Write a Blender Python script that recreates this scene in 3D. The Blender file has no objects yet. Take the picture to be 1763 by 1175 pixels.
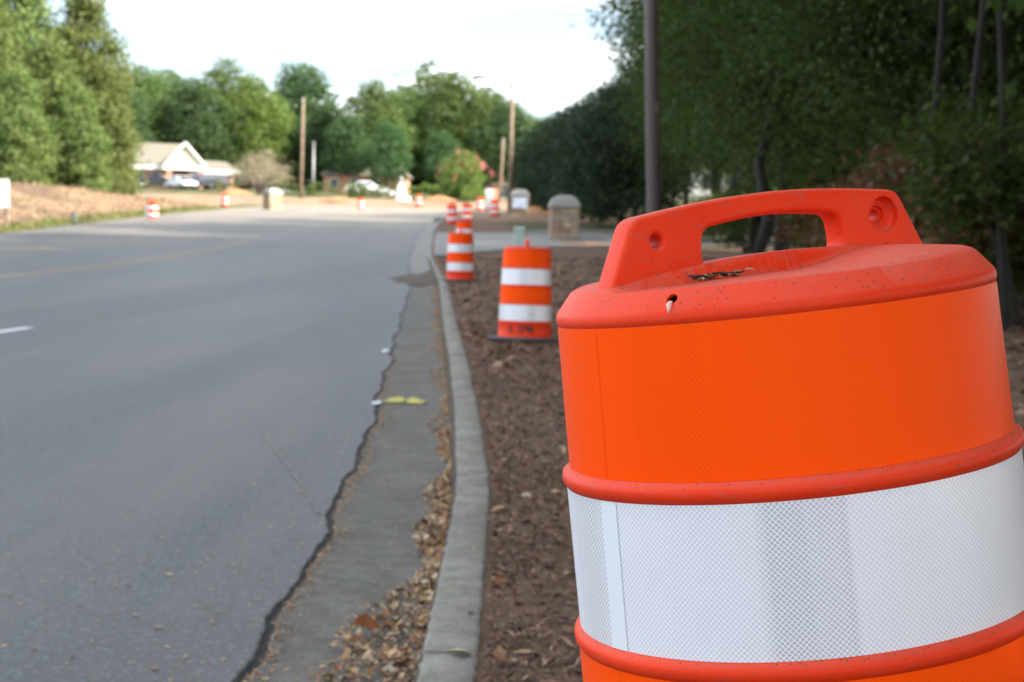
import bpy, bmesh, math, random
import numpy as np
from mathutils import Vector, Matrix

R_ = math.radians
scene = bpy.context.scene
COL = scene.collection
random.seed(7)
RNG = np.random.default_rng(11)

# ------------------------------------------------------------------ camera
F_PX, W_PX, H_PX = 2700.0, 1763.0, 1175.0
CAM = np.array([0.0, 0.0, 1.2])
PITCH = math.atan((H_PX / 2 - 435.0) / F_PX)
ROLL = R_(1.3)
_f = np.array([0, math.cos(PITCH), -math.sin(PITCH)])
_r0 = np.array([1.0, 0, 0]); _u0 = np.array([0, math.sin(PITCH), math.cos(PITCH)])
_r = math.cos(ROLL) * _r0 + math.sin(ROLL) * _u0
_u = -math.sin(ROLL) * _r0 + math.cos(ROLL) * _u0
cam_d = bpy.data.cameras.new('camera')
cam = bpy.data.objects.new('camera', cam_d); COL.objects.link(cam)
cam.matrix_world = Matrix(((_r[0], _u[0], -_f[0], CAM[0]), (_r[1], _u[1], -_f[1], CAM[1]),
                           (_r[2], _u[2], -_f[2], CAM[2]), (0, 0, 0, 1)))
cam_d.sensor_width = 36.0
cam_d.lens = F_PX / W_PX * 36.0
cam_d.clip_start = 0.05; cam_d.clip_end = 3000
cam_d.dof.use_dof = True
cam_d.dof.focus_distance = 1.50
cam_d.dof.aperture_fstop = 11.0
scene.camera = cam

# ------------------------------------------------------------------ light
SUN_EL, SUN_AZ = R_(34), R_(110)        # azimuth clockwise from +Y (the way the camera looks)
sdir = Vector((math.cos(SUN_EL) * math.sin(SUN_AZ), math.cos(SUN_EL) * math.cos(SUN_AZ), math.sin(SUN_EL)))
sun_d = bpy.data.lights.new('sun', 'SUN'); sun_d.energy = 3.2; sun_d.angle = R_(0.6); sun_d.color = (1.0, 0.90, 0.76)
sun = bpy.data.objects.new('sun', sun_d); COL.objects.link(sun)
sun.rotation_euler = sdir.to_track_quat('Z', 'Y').to_euler(); sun.location = (30, -30, 40)

world = bpy.data.worlds.new('World'); scene.world = world; world.use_nodes = True
wn, wl = world.node_tree.nodes, world.node_tree.links
wn.clear()
w_out = wn.new('ShaderNodeOutputWorld'); w_bg = wn.new('ShaderNodeBackground'); w_bg.inputs['Strength'].default_value = 0.05
w_sky = wn.new('ShaderNodeTexSky'); w_sky.sky_type = 'NISHITA'; w_sky.sun_disc = False
w_sky.sun_elevation = SUN_EL; w_sky.sun_rotation = SUN_AZ; w_sky.air_density = 1.0; w_sky.dust_density = 1.2
w_tc = wn.new('ShaderNodeTexCoord'); w_sep = wn.new('ShaderNodeSeparateXYZ'); wl.new(w_tc.outputs['Generated'], w_sep.inputs[0])
w_add = wn.new('ShaderNodeMath'); w_add.operation = 'ADD'; w_add.inputs[1].default_value = 0.16
w_abs = wn.new('ShaderNodeMath'); w_abs.operation = 'ABSOLUTE'
wl.new(w_sep.outputs['Z'], w_abs.inputs[0]); wl.new(w_abs.outputs[0], w_add.inputs[0])
w_dx = wn.new('ShaderNodeMath'); w_dx.operation = 'DIVIDE'; w_dy = wn.new('ShaderNodeMath'); w_dy.operation = 'DIVIDE'
wl.new(w_sep.outputs['X'], w_dx.inputs[0]); wl.new(w_add.outputs[0], w_dx.inputs[1])
wl.new(w_sep.outputs['Y'], w_dy.inputs[0]); wl.new(w_add.outputs[0], w_dy.inputs[1])
w_cmb = wn.new('ShaderNodeCombineXYZ'); wl.new(w_dx.outputs[0], w_cmb.inputs[0]); wl.new(w_dy.outputs[0], w_cmb.inputs[1])
w_noise = wn.new('ShaderNodeTexNoise'); w_noise.inputs['Scale'].default_value = 1.25; w_noise.inputs['Detail'].default_value = 7
w_noise.inputs['Roughness'].default_value = 0.55; w_noise.inputs['Distortion'].default_value = 0.5
wl.new(w_cmb.outputs[0], w_noise.inputs['Vector'])
w_ramp = wn.new('ShaderNodeValToRGB'); w_ramp.color_ramp.elements[0].position = 0.47; w_ramp.color_ramp.elements[1].position = 0.66
wl.new(w_noise.outputs[0], w_ramp.inputs[0])
w_mix = wn.new('ShaderNodeMix'); w_mix.data_type = 'RGBA'
wl.new(w_ramp.outputs[0], w_mix.inputs[0]); wl.new(w_sky.outputs[0], w_mix.inputs[6])
w_mix.inputs[7].default_value = (21.6, 22.2, 22.9, 1)
w_lift = wn.new('ShaderNodeMix'); w_lift.data_type = 'RGBA'; w_lift.inputs[0].default_value = 0.07     # thin veil over the blue
wl.new(w_mix.outputs[2], w_lift.inputs[6]); w_lift.inputs[7].default_value = (18.0, 18.7, 19.6, 1)
wl.new(w_lift.outputs[2], w_bg.inputs[0]); wl.new(w_bg.outputs[0], w_out.inputs[0])

vs = scene.view_settings
vs.view_transform = 'Standard'; vs.look = 'None'; vs.gamma = 1.0; vs.use_curve_mapping = False
vs.exposure = 2.30
scene.display_settings.display_device = 'sRGB'
scene.cycles.max_bounces = 6; scene.cycles.transparent_max_bounces = 8
scene.cycles.use_denoising = True

# ------------------------------------------------------------------ terrain functions
_RY = [-400, -60, -10, 0, 4, 15, 29, 44, 58, 72, 90, 112, 135, 150, 180, 230, 320, 700, 2500]
_RZ = [-3, -.6, -.12, -.05, 0, .21, .50, 1.00, 1.60, 2.26, 3.06, 3.92, 4.85, 5.55, 7.1, 8.6, 9.6, 10.5, 11]
_KY = [-400, -40, -10, 0, 3.9, 6.2, 8.2, 12.2, 17.3, 30, 44, 63, 80, 100, 140, 2500]
_KX = [-25, -2.4, -.6, -.28, -.223, -.225, -.29, -.48, -.76, -1.45, -2.4, -3.3, -3.8, -4.0, -4.0, -4.0]

def pchip(xs, ys):
    xs = np.array(xs, float); ys = np.array(ys, float)
    h = np.diff(xs); d = np.diff(ys) / h
    m = np.zeros_like(xs); m[0], m[-1] = d[0], d[-1]
    for i in range(1, len(xs) - 1):
        if d[i - 1] * d[i] > 0:
            w1, w2 = 2 * h[i] + h[i - 1], h[i] + 2 * h[i - 1]
            m[i] = (w1 + w2) / (w1 / d[i - 1] + w2 / d[i])
    def fn(x):
        x = np.asarray(x, float)
        i = np.clip(np.searchsorted(xs, x) - 1, 0, len(xs) - 2)
        t = (x - xs[i]) / h[i]
        return ((2 * t**3 - 3 * t**2 + 1) * ys[i] + (t**3 - 2 * t**2 + t) * h[i] * m[i]
                + (-2 * t**3 + 3 * t**2) * ys[i + 1] + (t**3 - t**2) * h[i] * m[i + 1])
    return fn
RZ = pchip(_RY, _RZ); KX = pchip(_KY, _KX)

def sstep(a, b, x):
    t = np.clip((np.asarray(x, float) - a) / (b - a), 0, 1)
    return t * t * (3 - 2 * t)
def XL(y): return -17.6 - 0.03 * np.clip(np.asarray(y, float) - 50, -90, 90)
def wob(x, y, s=1.0, k=0.0):
    x = np.asarray(x, float) / s; y = np.asarray(y, float) / s
    return (np.sin(x * 1.7 + 1.3 * np.sin(y * 1.1 + k) + k) * np.cos(y * 1.9 + 1.1 * np.sin(x * 1.3 - k))
            + .5 * np.sin(x * 3.9 + 2 * np.sin(y * 2.7 + k)) * np.cos(y * 4.3 - k)
            + .25 * np.sin(x * 8.7 - y * 6.1 + k) * np.cos(y * 9.3 + x * 2.0)) / 1.75
ROAD_END = 131.0
def ground_z(x, y):
    x = np.asarray(x, float); y = np.asarray(y, float)
    r = RZ(y); u = x - KX(y); xl = XL(y)
    # right hand soil strip
    drive = sstep(40, 44, y) * (1 - sstep(60, 64, y))
    lip = 0.128 - 0.09 * drive * (1 - sstep(1.5, 6, u))
    right = r + lip + 0.012 * np.clip(u, 0, 40) + 0.02 * wob(x, y, .9, 2) * sstep(.2, .8, u) + 0.008 * wob(x, y, .21, 1) * sstep(.2, .5, u)
    right = right + 0.06 * wob(x, y, 5, 3) * sstep(2, 8, u)
    right = right + (1 - sstep(2.3, 3.6, y)) * sstep(-8, -4, y) * (0.128 + .114 * (np.clip(u, .1, 1.4) - .62)) * sstep(.13, .34, u)
    right = right + 2.2 * sstep(75, 130, y) * sstep(8, 30, x)
    # left verge and dirt bank
    v = xl - x
    bank = (1.10 + .30 * wob(x, y, 6, 5)) * sstep(1.4, 8.0, v) * (1 - .80 * sstep(88, 125, y)) * sstep(20, 40, y)
    lump = (.16 * wob(x, y, 1.6, 4) + .10 * wob(x, y, .7, 8)) * sstep(1.8, 3.2, v) * (1 - sstep(9, 14, v)) * sstep(30, 45, y) * (1 - .6 * sstep(100, 120, y))
    left = r + .06 + bank + lump + .02 * np.clip(v - 14, 0, 60)
    under = r - .09
    z = np.where(u > .075, right, np.where(x < xl, left, under))
    # the dug verge beyond the cross street
    far = r + .05 + (.42 + .16 * wob(x, y, 2.1, 6)) * sstep(ROAD_END + .5, ROAD_END + 5, y) * (1 - sstep(4, 9, x))
    z = np.where((y > ROAD_END) & (x < 9), np.where(y > ROAD_END + .01, far, z), z)
    side = (y > 100) & (y <= ROAD_END) & ((x < xl) | (u > .075))
    return z

def gz(x, y): return float(ground_z(x, y))
def ray(px, py):
    d = _f + ((px - W_PX / 2) / F_PX) * _r - ((py - H_PX / 2) / F_PX) * _u
    return d / d[1]
def at(px, py, D):
    p = CAM + ray(px, py) * D
    return Vector(p)
def on_ground(px, D):
    """ground point at forward distance D that is seen in picture column px"""
    py = 400.0
    for _ in range(8):
        p = CAM + ray(px, py) * D
        z = gz(p[0], D)
        py -= (z - p[2]) * F_PX / D
    p = CAM + ray(px, py) * D
    return Vector((p[0], D, gz(p[0], D)))
def road_hit(px, py, dz=0.0):
    """first point of the road profile along the picture ray"""
    d = ray(px, py); lo = 1.0
    for D in np.geomspace(1.5, 160, 1500):
        p = CAM + d * D
        if p[2] <= float(RZ(D)) + dz: break
        lo = D
    return Vector((p[0], D, float(RZ(D)) + dz))

# ------------------------------------------------------------------ helpers
def tag(o, label=None, cat=None, group=None, kind=None):
    if label: o['label'] = label
    if cat: o['category'] = cat
    if group: o['group'] = group
    if kind: o['kind'] = kind
    return o
def empty(name, loc=(0, 0, 0), rz=0.0, parent=None):
    o = bpy.data.objects.new(name, None); COL.objects.link(o); o.location = loc; o.rotation_euler = (0, 0, rz)
    o.empty_display_size = .1
    if parent: o.parent = parent
    return o
def link(name, me, mat=None, parent=None, smooth=None):
    o = bpy.data.objects.new(name, me); COL.objects.link(o)
    if mat is not None and not me.materials: me.materials.append(mat)
    if parent: o.parent = parent
    if smooth is not None: shade(me, smooth)
    return o
def shade(me, smooth=True):
    me.polygons.foreach_set('use_smooth', np.full(len(me.polygons), bool(smooth)))
def copy_tree(o, parent=None):
    c = o.copy(); COL.objects.link(c); c.parent = parent
    for ch in o.children: copy_tree(ch, c)
    return c
def np_mesh(name, V, Fq, tint=None, col=None, uv=None):
    """mesh from numpy verts and equal-sized faces, with an optional per-face tint or per-vertex colour"""
    V = np.asarray(V, np.float32); Fq = np.asarray(Fq, np.int32); n, k = Fq.shape
    me = bpy.data.meshes.new(name)
    me.vertices.add(len(V)); me.vertices.foreach_set('co', V.ravel())
    me.loops.add(n * k); me.loops.foreach_set('vertex_index', Fq.ravel())
    me.polygons.add(n); me.polygons.foreach_set('loop_start', np.arange(0, n * k, k, dtype=np.int32))
    me.polygons.foreach_set('loop_total', np.full(n, k, np.int32))
    if tint is not None:
        a = me.attributes.new('tint', 'FLOAT', 'FACE'); a.data.foreach_set('value', np.asarray(tint, np.float32))
    if col is not None:
        a = me.attributes.new('earth', 'FLOAT_COLOR', 'POINT')
        c4 = np.ones((len(V), 4), np.float32); c4[:, :3] = col; a.data.foreach_set('color', c4.ravel())
    if uv is not None:
        l = me.uv_layers.new(name='UVMap'); l.data.foreach_set('uv', np.asarray(uv, np.float32)[Fq.ravel()].ravel())
    me.update(calc_edges=True); me.validate()
    return me
def grid_faces(nr, nc, wrap=False):
    r = np.arange(nr - 1)[:, None]; c = np.arange(nc if wrap else nc - 1)[None, :]
    c2 = (c + 1) % nc
    return np.stack([r * nc + c, r * nc + c2, (r + 1) * nc + c2, (r + 1) * nc + c], -1).reshape(-1, 4)

class MB:
    def __init__(s): s.v = []; s.f = []; s.sm = []
    def add(s, verts, faces, smooth=False):
        b = len(s.v); s.v += [tuple(map(float, p)) for p in verts]; s.f += [tuple(b + i for i in f) for f in faces]
        s.sm += [smooth] * len(faces); return s
    def box(s, c, size, rot=None, taper=1.0):
        hx, hy, hz = [d / 2 for d in size]
        P = [(-hx, -hy, -hz), (hx, -hy, -hz), (hx, hy, -hz), (-hx, hy, -hz),
             (-hx * taper, -hy * taper, hz), (hx * taper, -hy * taper, hz), (hx * taper, hy * taper, hz), (-hx * taper, hy * taper, hz)]
        if rot is not None: P = [rot @ Vector(p) for p in P]
        P = [(p[0] + c[0], p[1] + c[1], p[2] + c[2]) for p in P]
        return s.add(P, [(3, 2, 1, 0), (4, 5, 6, 7), (0, 1, 5, 4), (1, 2, 6, 5), (2, 3, 7, 6), (3, 0, 4, 7)])
    def tube(s, pts, rad, n=8, cap=True):
        pts = [Vector(p) for p in pts]; rings = []
        for i, p in enumerate(pts):
            t = (pts[min(i + 1, len(pts) - 1)] - pts[max(i - 1, 0)]).normalized()
            a = t.cross(Vector((.31, .77, .05))); a = a.normalized() if a.length > 1e-3 else Vector((1, 0, 0)); b = t.cross(a)
            r = rad[i] if hasattr(rad, '__len__') else rad
            rings.append([p + a * (r * math.cos(2 * math.pi * k / n)) + b * (r * math.sin(2 * math.pi * k / n)) for k in range(n)])
        V = [q for g in rings for q in g]
        Fc = [(i * n + k, i * n + (k + 1) % n, (i + 1) * n + (k + 1) % n, (i + 1) * n + k) for i in range(len(pts) - 1) for k in range(n)]
        s.add(V, Fc, True)
        if cap:
            b = len(s.v) - len(V)
            s.f += [tuple(b + k for k in range(n))[::-1], tuple(b + (len(pts) - 1) * n + k for k in range(n))]; s.sm += [False] * 2
        return s
    def lathe(s, prof, n=32, c=(0, 0, 0), cap=True):
        V = [(c[0] + r * math.cos(2 * math.pi * k / n), c[1] + r * math.sin(2 * math.pi * k / n), c[2] + z) for r, z in prof for k in range(n)]
        Fc = [(i * n + k, i * n + (k + 1) % n, (i + 1) * n + (k + 1) % n, (i + 1) * n + k) for i in range(len(prof) - 1) for k in range(n)]
        s.add(V, Fc, True)
        if cap:
            b = len(s.v) - len(V); m = len(prof) - 1
            s.f += [tuple(b + k for k in range(n))[::-1], tuple(b + m * n + k for k in range(n))]; s.sm += [False] * 2
        return s
    def prism(s, poly, y0, y1, sx=1.0):
        """polygon in the xz plane swept along y"""
        n = len(poly); V = [(x, y0, z) for x, z in poly] + [(x, y1, z) for x, z in poly]
        Fc = [tuple(range(n)), tuple(range(n, 2 * n))[::-1]] + [(i, i + n, (i + 1) % n + n, (i + 1) % n) for i in range(n)]
        return s.add(V, Fc)
    def mesh(s, name, bevel=0.0):
        me = bpy.data.meshes.new(name); me.from_pydata(s.v, [], s.f)
        me.polygons.foreach_set('use_smooth', np.array(s.sm, bool))
        bm = bmesh.new(); bm.from_mesh(me); bmesh.ops.recalc_face_normals(bm, faces=bm.faces)
        if bevel > 0:
            eds = [e for e in bm.edges if len(e.link_faces) == 2 and e.calc_face_angle(0) > .6]
            bmesh.ops.bevel(bm, geom=eds, offset=bevel, segments=2, profile=.5, affect='EDGES', clamp_overlap=True)
        bm.to_mesh(me); bm.free(); me.update(); return me
    def build(s, name, mat, parent=None, bevel=0.0):
        return link(name, s.mesh(name, bevel), mat, parent)

def bake(o, name):
    """apply an object's modifiers (or turn its curve into a mesh)"""
    dg = bpy.context.evaluated_depsgraph_get(); dg.update()
    me = bpy.data.meshes.new_from_object(o.evaluated_get(dg)); me.name = name
    return me

# ------------------------------------------------------------------ materials
class Mat:
    def __init__(s, name):
        s.m = bpy.data.materials.new(name); s.m.use_nodes = True; s.t = s.m.node_tree; s.t.nodes.clear()
        s.out = s.n('ShaderNodeOutputMaterial'); s.bsdf = s.n('ShaderNodeBsdfPrincipled'); s.l(s.bsdf.outputs[0], s.out.inputs[0])
    def n(s, typ, **kw):
        nd = s.t.nodes.new(typ)
        for k, v in kw.items(): setattr(nd, k, v)
        return nd
    def l(s, a, b): s.t.links.new(a, b)
    def put(s, sock, v):
        if hasattr(v, 'is_output') or isinstance(v, bpy.types.NodeSocket): s.l(v, sock)
        elif hasattr(v, '__len__'): sock.default_value = tuple(v) + ((1,) if len(v) == 3 and len(sock.default_value) == 4 else ())
        else: sock.default_value = v
    def math(s, op, a, b=None, c=None, clamp=False):
        nd = s.n('ShaderNodeMath', operation=op, use_clamp=clamp)
        for i, v in enumerate((a, b, c)):
            if v is not None: s.put(nd.inputs[i], v)
        return nd.outputs[0]
    def mix(s, f, a, b, mode='MIX'):
        nd = s.n('ShaderNodeMix', data_type='RGBA', blend_type=mode)
        s.put(nd.inputs[0], f); s.put(nd.inputs[6], a); s.put(nd.inputs[7], b); return nd.outputs[2]
    def obj(s): return s.n('ShaderNodeTexCoord').outputs['Object']
    def pos(s): return s.n('ShaderNodeNewGeometry').outputs['Position']
    def map(s, v, scale=(1, 1, 1)):
        nd = s.n('ShaderNodeMapping'); s.l(v, nd.inputs[0]); nd.inputs['Scale'].default_value = scale; return nd.outputs[0]
    def noise(s, v, scale, detail=4, rough=.55, out=0):
        nd = s.n('ShaderNodeTexNoise'); s.l(v, nd.inputs['Vector']); nd.inputs['Scale'].default_value = scale
        nd.inputs['Detail'].default_value = detail; nd.inputs['Roughness'].default_value = rough; return nd.outputs[out]
    def voro(s, v, scale, out=0, feature='F1'):
        nd = s.n('ShaderNodeTexVoronoi', feature=feature); s.l(v, nd.inputs['Vector']); nd.inputs['Scale'].default_value = scale; return nd.outputs[out]
    def ramp(s, f, *stops):
        nd = s.n('ShaderNodeValToRGB'); cr = nd.color_ramp
        while len(cr.elements) < len(stops): cr.elements.new(.5)
        for e, (p, c) in zip(cr.elements, stops):
            e.position = p; e.color = (c, c, c, 1) if not hasattr(c, '__len__') else tuple(c) + (1,)
        s.l(f, nd.inputs[0]); return nd.outputs[0]
    def attr(s, name, out='Fac'):
        nd = s.n('ShaderNodeAttribute'); nd.attribute_name = name; return nd.outputs[out]
    def bump(s, h, strength=.3, dist=.01):
        nd = s.n('ShaderNodeBump'); s.l(h, nd.inputs['Height']); nd.inputs['Strength'].default_value = strength
        nd.inputs['Distance'].default_value = dist; s.l(nd.outputs[0], s.bsdf.inputs['Normal'])
    def set(s, **kw):
        for k, v in kw.items(): s.put(s.bsdf.inputs[{'color': 'Base Color', 'rough': 'Roughness', 'metal': 'Metallic', 'spec': 'Specular IOR Level', 'coat': 'Coat Weight', 'coatr': 'Coat Roughness'}.get(k, k)], v)
        return s

def simple(name, col, rough=.6, metal=0.0, var=.12, scale=6.0, spec=.5, bump=0.0, bscale=30):
    m = Mat(name); c = m.obj()
    f = m.noise(c, scale, 5)
    lo = tuple(x * (1 - var) for x in col); hi = tuple(min(1, x * (1 + var)) for x in col)
    m.set(color=m.mix(m.ramp(f, (.3, 0), (.7, 1)), lo, hi), rough=rough, metal=metal, spec=spec)
    if bump: m.bump(m.noise(c, bscale, 5), bump, .01)
    return m.m

def foliage(name, dark, light, trans=.35, rough=.5):
    m = Mat(name)
    t = m.attr('tint')
    info = m.n('ShaderNodeObjectInfo')
    c = m.mix(t, dark, light)
    hv = m.n('ShaderNodeHueSaturation'); m.l(c, hv.inputs['Color'])
    m.put(hv.inputs['Hue'], m.math('MULTIPLY_ADD', info.outputs['Random'], .035, .483)); m.put(hv.inputs['Value'], m.math('MULTIPLY_ADD', info.outputs['Random'], .35, .82))
    m.set(color=hv.outputs[0], rough=rough + .12, spec=.14)
    tr = m.n('ShaderNodeBsdfTranslucent'); m.l(m.mix(.5, hv.outputs[0], (light[0] * 1.3, light[1] * 1.35, light[2] * .6)), tr.inputs[0])
    mx = m.n('ShaderNodeMixShader'); mx.inputs[0].default_value = trans
    m.l(m.bsdf.outputs[0], mx.inputs[1]); m.l(tr.outputs[0], mx.inputs[2]); m.l(mx.outputs[0], m.out.inputs[0])
    return m.m

M = {}
M['bark'] = simple('bark', (.050, .040, .032), .9, var=.4, scale=9, bump=.6, bscale=14)
M['wood_bark'] = simple('wood_bark', (.024, .020, .017), .9, var=.4, scale=9)
M['pale_bark'] = simple('pale_bark', (.24, .20, .165), .9, var=.25, scale=5)
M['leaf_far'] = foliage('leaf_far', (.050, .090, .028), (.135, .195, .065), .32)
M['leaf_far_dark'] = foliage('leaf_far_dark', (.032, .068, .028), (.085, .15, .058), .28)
M['leaf_bright'] = foliage('leaf_bright', (.075, .125, .032), (.17, .24, .065), .38)
M['needle'] = foliage('needle', (.060, .095, .030), (.190, .235, .078), .28)
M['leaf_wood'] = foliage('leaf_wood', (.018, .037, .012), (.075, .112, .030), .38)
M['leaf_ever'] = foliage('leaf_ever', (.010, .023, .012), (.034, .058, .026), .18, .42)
M['leaf_brown'] = foliage('leaf_brown', (.075, .038, .022), (.19, .10, .056), .35)
M['twig_grey'] = foliage('twig_grey', (.20, .16, .125), (.36, .32, .22), .25)
M['blossom'] = foliage('blossom', (.48, .12, .15), (.66, .25, .28), .35)
M['hedge_leaf'] = foliage('hedge_leaf', (.05, .09, .03), (.13, .17, .06), .3)
M['grass_blade'] = foliage('grass_blade', (.10, .16, .03), (.25, .30, .08), .35)

def mat_ground():
    m = Mat('earth_mat'); p = m.pos(); base = m.attr('earth', 'Color')
    n1 = m.noise(p, 1.3, 6, .6); n2 = m.noise(p, 9, 6, .65); n3 = m.noise(p, 70, 4, .7)
    c = m.mix(m.ramp(n1, (.3, 0), (.7, 1)), m.mix(.35, base, (0, 0, 0)), m.mix(.10, base, (.5, .4, .3)))
    c = m.mix(m.math('MULTIPLY', m.ramp(n2, (.38, 0), (.62, 1)), .55), c, m.mix(.55, base, (.03, .018, .012)))
    c = m.mix(m.math('MULTIPLY', m.ramp(n3, (.55, 0), (.72, 1)), .45), c, m.mix(.45, base, (.26, .18, .125)))
    m.set(color=c, rough=.95, spec=.2)
    m.bump(m.math('ADD', m.math('MULTIPLY', n2, 1.0), m.math('MULTIPLY', n3, .35)), .8, .05)
    return m.m
def mat_asphalt():
    m = Mat('asphalt'); p = m.pos()
    sx = m.n('ShaderNodeSeparateXYZ'); m.l(p, sx.inputs[0])
    agg = m.voro(p, 95, 1); fine = m.noise(p, 240, 3, .7)
    ag = m.n('ShaderNodeSeparateColor'); m.l(agg, ag.inputs[0])
    big = m.noise(m.map(p, (.35, .12, 1)), 1.0, 5, .6); mid = m.noise(m.map(p, (1.2, .25, 1)), 1.3, 6, .65)
    blot = m.noise(p, 2.6, 5, .6)
    c = m.mix(m.ramp(big, (.3, 0), (.72, 1)), (.024, .029, .031), (.053, .060, .062))
    c = m.mix(m.math('MULTIPLY', m.ramp(mid, (.42, 0), (.75, 1)), .35), c, (.098, .097, .094))
    c = m.mix(m.math('MULTIPLY', m.ramp(blot, (.56, 0), (.72, 1)), .30), c, (.042, .045, .048))
    c = m.mix(m.math('MULTIPLY', m.ramp(ag.outputs[0], (.05, 1), (.6, 0)), .70), c, (.022, .025, .028))
    c = m.mix(m.math('MULTIPLY', m.ramp(ag.outputs[1], (.72, 0), (1.0, 1)), .75), c, (.155, .158, .16))
    c = m.mix(m.math('MULTIPLY', m.ramp(fine, (.35, 1), (.55, 0)), .3), c, (.030, .032, .034))
    # tracked-out clay dust, thick at the junction and thin in streaks on the way there
    dust = m.math('MULTIPLY_ADD', sx.outputs[1], 1 / 80.0, -22 / 80.0, clamp=True)
    streak = m.noise(m.map(p, (.5, .045, 1)), 1.0, 6, .65)
    dust = m.math('POWER', dust, 1.7); dust = m.math('MULTIPLY', dust, m.ramp(streak, (.25, .35), (.6, 1)), clamp=True)
    c = m.mix(dust, c, (.27, .225, .165))
    c = m.mix(m.math('MULTIPLY', m.ramp(streak, (.47, 0), (.68, 1)), .55), c, (.130, .118, .098))
    m.set(color=c, rough=m.math('MULTIPLY_ADD', fine, .25, .50), spec=.6)
    m.bump(m.math('ADD', ag.outputs[2], fine), .55, .004)
    return m.m
def mat_concrete(name, col, dark=.6, moss=.3):
    m = Mat(name); p = m.pos()
    n1 = m.noise(p, 2.4, 6, .6); n2 = m.noise(p, 13, 6, .7); n3 = m.noise(p, 120, 3, .7); n4 = m.noise(p, 5.5, 7, .7); n5 = m.noise(m.map(p, (3, .6, 1)), 9, 6, .7)
    c = m.mix(m.ramp(n1, (.36, 0), (.64, 1)), tuple(x * dark for x in col), col)
    c = m.mix(m.math('MULTIPLY', m.ramp(n2, (.46, 0), (.62, 1)), .60), c, tuple(x * .48 for x in col))
    c = m.mix(m.math('MULTIPLY', m.ramp(n4, (.52, 0), (.64, 1)), moss), c, (col[0] * .62, col[1] * .52, col[2] * .36))
    c = m.mix(m.math('MULTIPLY', m.ramp(n5, (.60, 0), (.70, 1)), .55), c, tuple(min(1, x * 1.55) for x in col))
    c = m.mix(m.math('MULTIPLY', m.ramp(n3, (.52, 0), (.72, 1)), .45), c, tuple(min(1, x * 1.5) for x in col))
    c = m.mix(m.math('MULTIPLY', m.ramp(n3, (.30, 1), (.42, 0)), .5), c, tuple(x * .4 for x in col))
    m.set(color=c, rough=.9, spec=.25); m.bump(m.math('ADD', n2, m.math('MULTIPLY', n3, .5)), .7, .010)
    return m.m
M['ground'] = mat_ground(); M['asphalt'] = mat_asphalt()
M['kerb'] = mat_concrete('kerb_concrete', (.275, .262, .222), .66, .55)
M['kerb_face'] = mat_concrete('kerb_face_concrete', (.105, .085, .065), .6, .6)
M['pan'] = mat_concrete('gutter_concrete', (.165, .156, .138), .72, .50)
M['apron'] = mat_concrete('apron_concrete', (.27, .265, .25), .8, .12)
M['capstone'] = mat_concrete('capstone', (.36, .35, .325), .82, .06)
M['tar'] = simple('tar', (.007, .0065, .006), .85, var=.4, scale=40, bump=.5)

def mat_plastic():
    m = Mat('orange_plastic'); p = m.obj(); g = m.n('ShaderNodeNewGeometry')
    nz = m.n('ShaderNodeSeparateXYZ'); m.l(g.outputs['Normal'], nz.inputs[0])
    n1 = m.noise(p, 7, 5); n2 = m.noise(p, 60, 5, .65); n3 = m.noise(p, 420, 3, .6)
    c = m.mix(m.ramp(n1, (.3, 0), (.7, 1)), (.70, .034, .006), (.78, .047, .010))
    up = m.ramp(nz.outputs[2], (.35, 0), (.97, 1))
    dust = m.math('MULTIPLY', up, m.math('MULTIPLY_ADD', m.ramp(n2, (.3, 0), (.7, 1)), .35, .45))
    c = m.mix(m.math('MULTIPLY', dust, .70), c, (.43, .15, .105))
    gr = m.math('MULTIPLY', m.ramp(m.noise(m.map(p, (1, 1, 5)), 38, 6, .7), (.54, 0), (.72, 1)), .38)
    c = m.mix(gr, c, (.28, .12, .09))
    # grit and leaf crumbs lying on the top
    sp = m.math('LESS_THAN', m.voro(p, 240, 0), .23); spk = m.n('ShaderNodeSeparateColor'); m.l(m.voro(p, 240, 1), spk.inputs[0])
    keep = m.math('GREATER_THAN', spk.outputs[0], m.math('MULTIPLY_ADD', up, -.55, .985))
    c = m.mix(m.math('MULTIPLY', m.math('MULTIPLY', sp, keep), .85), c, (.07, .035, .028))
    sp2 = m.math('LESS_THAN', m.voro(p, 120, 0), .19); k2 = m.n('ShaderNodeSeparateColor'); m.l(m.voro(p, 120, 1), k2.inputs[0])
    keep2 = m.math('GREATER_THAN', k2.outputs[1], m.math('MULTIPLY_ADD', up, -.22, .99))
    c = m.mix(m.math('MULTIPLY', m.math('MULTIPLY', sp2, keep2), .8), c, (.16, .08, .05))
    m.set(color=c, rough=m.math('MULTIPLY_ADD', dust, .35, .45), spec=.16)
    m.bump(m.math('ADD', m.math('MULTIPLY', n3, .5), m.math('MULTIPLY', n2, .6)), .10, .002)
    return m.m
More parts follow.
